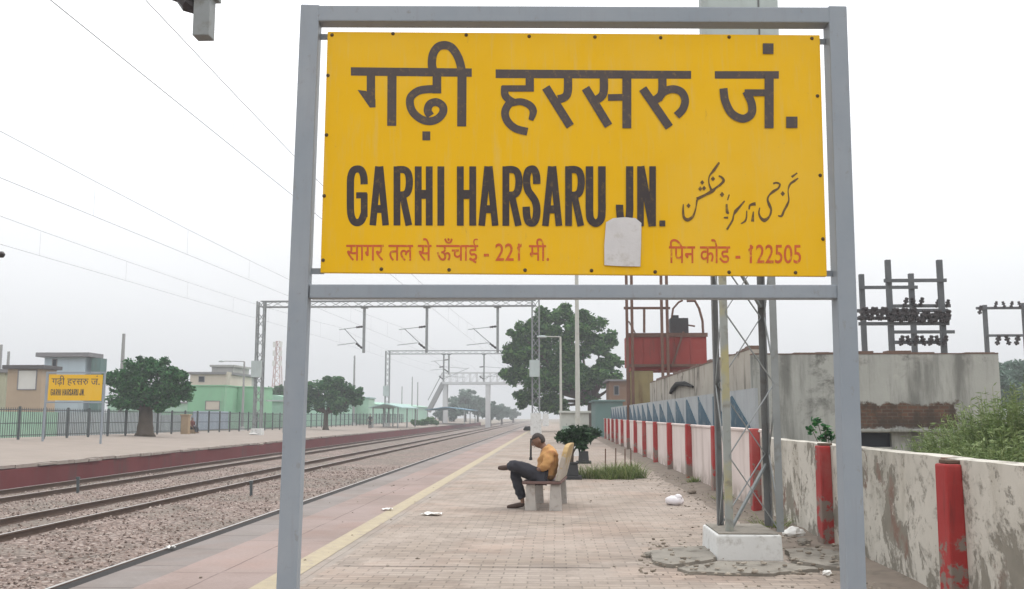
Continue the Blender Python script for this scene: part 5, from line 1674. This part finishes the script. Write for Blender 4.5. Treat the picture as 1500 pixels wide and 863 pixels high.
def head_shape(d, k=1.0):
    a, b, c = d
    jaw = 1 - .28 * max(0, -c) ** 1.3
    f_ = .108 * (1 - .10 * max(0, a) * max(0, -c))
    return head_pt(a * f_ * (1 - .12 * max(0, -c) * max(0, -a)), b * .083 * jaw, c * .125, k)
hb = MB(); hb.ball((0, 0, 0), 1, 1, 1, 20, 14)
dirs = [Vector(v) for v in hb.v]
hm = MB(); hm.add([head_shape(d) for d in dirs], hb.f)
hm.tube([head_pt(.098, 0, .03), head_pt(.128, 0, -.022), head_pt(.098, 0, -.035)], [.010, .019, .014], 8)
for q in (-1, 1):
    hm.ball(tuple(head_pt(-.012, q * .086, -.012)), .024, .012, .034, 8, 6)
hm.tube([head_pt(.094, -.03, -.068), head_pt(.106, 0, -.066), head_pt(.094, .03, -.068)], .007, 6)
bmx = bmesh.new(); bmx.from_mesh(skin(sk.v, sk.e))
hv = [bmx.verts.new(v) for v in hm.v]
for f_ in hm.f: bmx.faces.new([hv[i] for i in f_]).smooth = True
bmesh.ops.recalc_face_normals(bmx, faces=bmx.faces)
bme = bpy.data.meshes.new('body'); bmx.to_mesh(bme); bmx.free()
body = mesh_part('body', bme, M['skin'], man)
# shirt
sk = Skel()
a = sk.p(sv(797, 703), .195, None, .195); b = sk.p(sv(801.5, 687), .185, a); c = sk.p(sv(803.5, 671), .195, b); d = sk.p(sv(803, 660.5), .15, c); sk.p(sv(798.5, 655.5), .092, d)
for sd_ in (-1, 1):
    s0 = sk.p(sv(804, 662.5, sd_ * .185), .10, d); sk.p(sv(802, 682, sd_ * .24), .085, s0)
    if sd_ < 0: sk.p(sv(791, 687.5, -.19), .07, len(sk.v) - 1)
mesh_part('shirt', folds(skin(sk.v, sk.e, 3), .022), M['shirt'], man)
# trousers
sk = Skel()
p0 = sk.p(sv(797, 702), .145)
for (h, kn, an) in ((F_hip, F_kn, F_an), (N_hip, N_kn, N_an)):
    u0 = sk.p(h, .135, p0); u1 = sk.p(h.lerp(kn, .6), .115, u0); u2 = sk.p(kn, .10, u1); u3 = sk.p(kn.lerp(an, .45), .095, u2); sk.p(kn.lerp(an, .9), .08, u3)
mesh_part('trousers', folds(skin(sk.v, sk.e, 3), .018), M['trousers'], man)
for (an, toe) in ((F_an, F_toe), (N_an, N_toe)):
    sk = Skel()
    a = sk.p(an + (an - toe) * .12 + Vector((0, 0, -.02)), .046); b = sk.p(an.lerp(toe, .5) + Vector((0, 0, -.015)), .048, a); sk.p(toe + (toe - an) * .12, .034, b)
    mesh_part('shoe', skin(sk.v, sk.e), M['shoe'], man)
hr = MB()
keep = [i for i, d in enumerate(dirs) if d.z > .42 or (d.x < .18 and d.z > -.42 and abs(d.y) < .97) or (d.x < -.15 and d.z > -.6)]
ks = set(keep)
hr.add([head_shape(d, 1.075 + .02 * noise.noise(d * 6)) for d in dirs], [f for f in hb.f if all(i in ks for i in f)])
hro = hr.build('hair', M['hair'], man, smooth=True)
m_ = hro.modifiers.new('thickness', 'SOLIDIFY'); m_.thickness = .014; m_.offset = -1
m = MB()
for q in (-1, 1):
    m.ball(tuple(head_pt(.092, q * .034, .012)), .010, .012, .008, 8, 6)
    m.tube([head_pt(.099, q * .018, .034), head_pt(.092, q * .052, .034)], .005, 5)
m.build('eyes', M['hair'], man, smooth=True)

def small_person(label, base, facing, seated, shirt, trous):
    """distant figure a few pixels tall: continuous body, clothes on top"""
    b = Vector(base)
    t = thing('person', label, 'person', base)
    f = Vector((math.cos(facing), math.sin(facing), 0)); s = Vector((-f.y, f.x, 0)); up = Vector((0, 0, 1))
    hz = .42 if seated else .92
    sk = Skel()
    r0 = sk.p(b + up * hz, .12); r1 = sk.p(b + up * (hz + .3), .13, r0); r2 = sk.p(b + up * (hz + .5), .08, r1); r3 = sk.p(b + up * (hz + .58), .05, r2)
    h = sk.p(b + up * (hz + .68) + f * .02, .085, r3); h2 = sk.p(b + up * (hz + .77), .07, h); sk.p(b + up * (hz + .67) + f * .11, .018, h)
    sh, lg = [], []
    for q in (-1, 1):
        a = sk.p(b + up * (hz + .48) + s * q * .18, .055, r2); e = sk.p(b + up * (hz + .22) + s * q * .25 + f * .06, .045, a); w_ = sk.p(b + up * (hz + .02) + s * q * .2 + f * .22, .03, e)
        hand(sk, w_, f - up * .3, -up)
        if seated: kn = b + up * .46 + f * .42 + s * q * .13; an = b + up * .08 + f * .46 + s * q * .12
        else: kn = b + up * .48 + f * .03 + s * q * .11; an = b + up * .07 + s * q * .11
        hp = b + up * hz + s * q * .1
        i0 = sk.p(hp, .09, r0); i1 = sk.p(kn, .06, i0); i2 = sk.p(an, .038, i1); sk.p(an + f * .16 - up * .04, .032, i2)
        sh.append((b + up * (hz + .48) + s * q * .18, b + up * (hz + .25) + s * q * .24 + f * .05)); lg.append((hp, kn, an))
    mesh_part('body', skin(sk.v, sk.e, 1), M['skin'], t)
    sk = Skel(); a = sk.p(b + up * (hz + .02), .15); c = sk.p(b + up * (hz + .3), .15, a); d = sk.p(b + up * (hz + .5), .1, c)
    for p, q in sh: i = sk.p(p, .07, d); sk.p(q, .06, i)
    mesh_part('shirt', skin(sk.v, sk.e, 1), M[shirt], t)
    sk = Skel(); a = sk.p(b + up * hz, .13)
    for p, q, r_ in lg: i = sk.p(p, .11, a); j = sk.p(q, .08, i); sk.p(r_ + up * .03, .06, j)
    mesh_part('trousers', skin(sk.v, sk.e, 1), M[trous], t)
    sk = Skel(); a = sk.p(b + up * (hz + .7) - f * .02, .088); sk.p(b + up * (hz + .785), .07, a)
    mesh_part('hair', skin(sk.v, sk.e, 1), M['hair'], t)
    return t
q = at(281, 636, 72)
small_person('distant figure in maroon sitting beside a tan block by the fence', (q.x, 72, p2z(q.x, 72)), R(-20), True, 'maroon', 'trousers')
q = at(271, 640, 70)
m = MB(); z = p2z(q.x, 70); m.box(q.x - .28, q.x + .28, 69.8, 70.25, z - .02, z + 1.35); m.box(q.x - .34, q.x + .34, 69.74, 70.31, z + 1.352, z + 1.45)
tag(m.build('stone_block', M['tan'], bevel=.03), 'upright tan block beside the seated figure by the fence', 'block')
q = at(542, 628, 112)
small_person('distant dark clothed figure standing on the far platform', (q.x, 112, p2z(q.x, 112)), R(-90), False, 'trousers', 'trousers')
m = MB(); q = at(281, 636, 72); z = p2z(q.x, 72); m.box(q.x - .22, q.x + .22, 71.8, 72.25, z - .01, z + .30)
tag(m.build('low_stool', M['tan'], bevel=.03), 'low tan stool under the distant seated figure', 'stool')

# ------------------------------------------------------------------ platform things
k0, k1 = gnd(821, 648), gnd(862, 648)
KY = gnd(840, 650).y
kx0, kx1 = at(822, 640, KY).x, at(863, 640, KY).x
kk = thing('water_kiosk', 'small pale drinking water kiosk below the large tree', 'kiosk', ((kx0 + kx1) / 2, KY, 0))
zk = at(840, 602, KY).z
m = MB(); m.box(kx0, kx1, KY, KY + 1.6, -.01, zk - .12); m.build('wall', M['kiosk'], kk, bevel=.02)
m = MB(); m.box(kx0 - .12, kx1 + .12, KY - .15, KY + 1.75, zk - .118, zk); m.build('roof', M['kiosk'], kk, bevel=.02)
m = MB(); m.box(kx0 + .08, kx1 - .45, KY - .03, KY - .003, .12, .95); m.build('tiled_panel', M['kiosk_green'], kk)
for i in range(3):
    x = kx0 + .3 + i * .3
    m = MB(); m.tube([(x, KY - .03, 1.08), (x, KY - .14, 1.08), (x, KY - .15, 1.0)], .02, 6); m.build('tap', M['galv'], kk)

g = gnd(777.5, 674)
m = MB(); m.tube([(g.x, g.y, -.01), (g.x, g.y, .10)], [.06, .05], 8); m.tube([(g.x, g.y, .10), (g.x + .01, g.y, .74)], [.036, .03], 8)
tag(m.build('short_post', M['black']), 'short dark iron post on the platform behind the seated man', 'post')
g = gnd(773, 631)
m = MB(); m.ball((g.x, g.y, .2), .42, .3, .24, 10, 7, .18, random.Random(2))
tag(m.build('black_bag', M['black'], smooth=True), 'black bag lying far down the platform behind the man', 'bag')

# broken slab round the mast footing, rubble, litter
g0 = gnd(945, 838)
rb = random.Random(12)
def slab_piece(label, poly_px, z0, z1):
    P = [gnd(x, y) for x, y in poly_px]
    Q = []
    for i, p in enumerate(P):
        q = P[(i + 1) % len(P)]
        n = max(2, int((q - p).length / .09))
        for k in range(n):
            v = p.lerp(q, k / n)
            Q.append((v.x + rb.uniform(-.018, .018), v.y + rb.uniform(-.025, .025)))
    m = MB(); m.prism(Q, 'z', z0, z1)
    o = m.build('concrete_slab', M['slab'])
    for v in o.data.vertices:
        if v.co.z > (z0 + z1) / 2: v.co.z += .008 * noise.noise(v.co * 3)
    return tag(o, label, 'concrete slab', 'broken slabs around the mast footing')
slab_piece('broken concrete slab left of the mast footing', [(953, 812), (1000, 806), (1046, 806), (1047, 822), (1046, 825), (985, 833), (958, 828)], .001, .045)
slab_piece('broken concrete slab in front of the mast footing', [(1052, 826.5), (1148, 826.5), (1200, 838), (1120, 845), (1010, 842), (992, 836)], .001, .030)
slab_piece('broken concrete slab right of the mast footing', [(1152, 812), (1190, 808), (1240, 816), (1245, 838), (1210, 836), (1160, 826)], .001, .05)
rl_ = random.Random(77)
m = MB()
for i in range(800):
    if i < 500: g = Vector((3.0 - abs(rl_.gauss(0, .55)), rl_.uniform(7, 26), 0))
    elif i < 700: g = gnd(rl_.uniform(930, 1260), rl_.uniform(796, 850))
    else: g = Vector((rl_.uniform(-4.2, 3), rl_.uniform(7, 24), 0))
    s_ = rl_.uniform(.006, .02) * (1.5 if i > 500 and i < 700 else 1)
    if fx0 - .05 < g.x < fx1 + .05 and fy0 - .05 < g.y < fy0 + 1.1: continue
    m.ball((g.x, g.y, s_ * .4 + (.03 if g.x > 2.7 else 0) + (.04 if 500 < i < 700 else 0)), s_ * rl_.uniform(.8, 1.6), s_, s_ * .5, 5, 4, .3, rl_)
tag(m.build('grit_and_rubble', M['grit']), 'small grit and crumbs scattered over the platform paving', 'grit', kind='stuff')
def stone_lump(label, px, py, r_, mat, name='rubble_lump', z=0.0, group='rubble by the mast footing', flat=.6):
    g = gnd(px, py, z)
    m = MB(); m.ball((g.x, g.y, z + r_ * flat * .7), r_, r_ * .8, r_ * flat, 8, 6, .22, rb)
    return tag(m.build(name, M[mat]), label, 'rubble', group)
for px, py, r_, lab, mt in ((1163, 787, .13, 'white rubble lump between mast footing and second red pillar', 'litter'), (1178, 800, .09, 'grey rubble lump at the foot of the second red pillar', 'slab'), (950, 817, .06, 'dark rubble lump on the left slab', 'slab'),
        (1185, 812, .07, 'grey rubble lump on the right slab', 'slab'), (1212, 843, .05, 'pale rubble lump in front of the right slab', 'litter'), (1040, 812, .06, 'rubble lump touching the left side of the footing', 'slab'), (1014, 724, .09, 'brown clod on the wall foot dirt beyond the bag', 'dirt'), (1228, 826, .1, 'grey rubble lump behind the right board post', 'slab')):
    stone_lump(lab, px, py, r_, mt)
g = gnd(988, 740)
m = MB(); m.ball((g.x, g.y, .075), .165, .12, .085, 14, 9, .13, rb); m.ball((g.x + .06, g.y - .03, .13), .07, .06, .06, 10, 7, .2, rb)
tag(m.build('plastic_bag', M['plastic'], smooth=True), 'crumpled white plastic bag lying on the paving left of the wall', 'bag')
def scrap(label, px, py, w_, d_, seed):
    r_ = random.Random(seed); g = gnd(px, py)
    m = MB(); n = 5
    vs = []
    a = r_.uniform(-.4, .4); ca, sa = math.cos(a), math.sin(a)
    for j in range(n + 1):
        for i in range(n + 1):
            x, y = (i / n - .5) * w_ * r_.uniform(.9, 1.1), (j / n - .5) * d_ * r_.uniform(.9, 1.1)
            vs.append((g.x + x * ca - y * sa, g.y + x * sa + y * ca, .012 + r_.uniform(0, .035)))
    m.add(vs, [(j * (n + 1) + i, j * (n + 1) + i + 1, (j + 1) * (n + 1) + i + 1, (j + 1) * (n + 1) + i) for j in range(n) for i in range(n)])
    o = m.build('paper_litter', M['litter'])
    s = o.modifiers.new('thickness', 'SOLIDIFY'); s.thickness = .003
    return tag(o, label, 'litter', 'paper litter on the platform')
scrap('larger white paper scrap on the paving left of the bench', 633, 755, .3, .22, 1)
scrap('small white paper scrap on the yellow line', 567, 748, .16, .14, 2)
scrap('tiny white scrap on the coping by the platform edge', 250, 805, .10, .08, 4)
# pale stones on the far platform and short track posts
for px, py, r_, lab in ((373, 638, .42, 'white lump on the far platform below the left mast'), (382, 652, .2, 'pale lump on the edge of the far platform'), (35, 651, .3, 'pale lump on the far platform below the far board'), (137, 653, .22, 'grey lump on the far platform left of the thick trunked tree')):
    stone_lump(lab, px, py, r_, 'litter' if r_ > .25 else 'p2_coping', 'pale_lump', -.05, 'pale lumps on the far platform', .4)
g = gnd(68, 644, .1)
def marker(label, px, pyb, h):
    g = gnd(px, pyb, -1.0)
    m = MB(); m.bar((g.x, g.y, -1.05), (g.x - .02, g.y, -1.0 + h), .08, .06); m.box(g.x - .07, g.x + .04, g.y - .05, g.y + .05, -1.0 + h - .06, -1.0 + h + .02)
    tag(m.build('track_marker', M['fence'], bevel=.006), label, 'marker post', 'short marker posts between the tracks')
marker('short dark marker post in the ballast beside the middle track', 368, 727, .46)
marker('short dark marker post in the ballast near the red platform face', 114, 722, .5)

# ------------------------------------------------------------------ haze
m = MB(); m.box(-GX - 20, GX + 20, GY0 - 20, GY1 + 20, -2.1, 30)
ht = bpy.data.materials.new('haze_air'); ht.use_nodes = True
n_ = ht.node_tree.nodes; n_.remove(n_['Principled BSDF'])
pv = n_.new('ShaderNodeVolumePrincipled')
pv.inputs['Color'].default_value = (0.86, 0.875, 0.90, 1)
pv.inputs['Density'].default_value = 0.0014
ht.node_tree.links.new(pv.outputs[0], n_['Material Output'].inputs['Volume'])
hz = m.build('haze', ht)
hz['kind'] = 'stuff'
tag(hz, 'pale monsoon haze fading the far end of the station', 'haze')
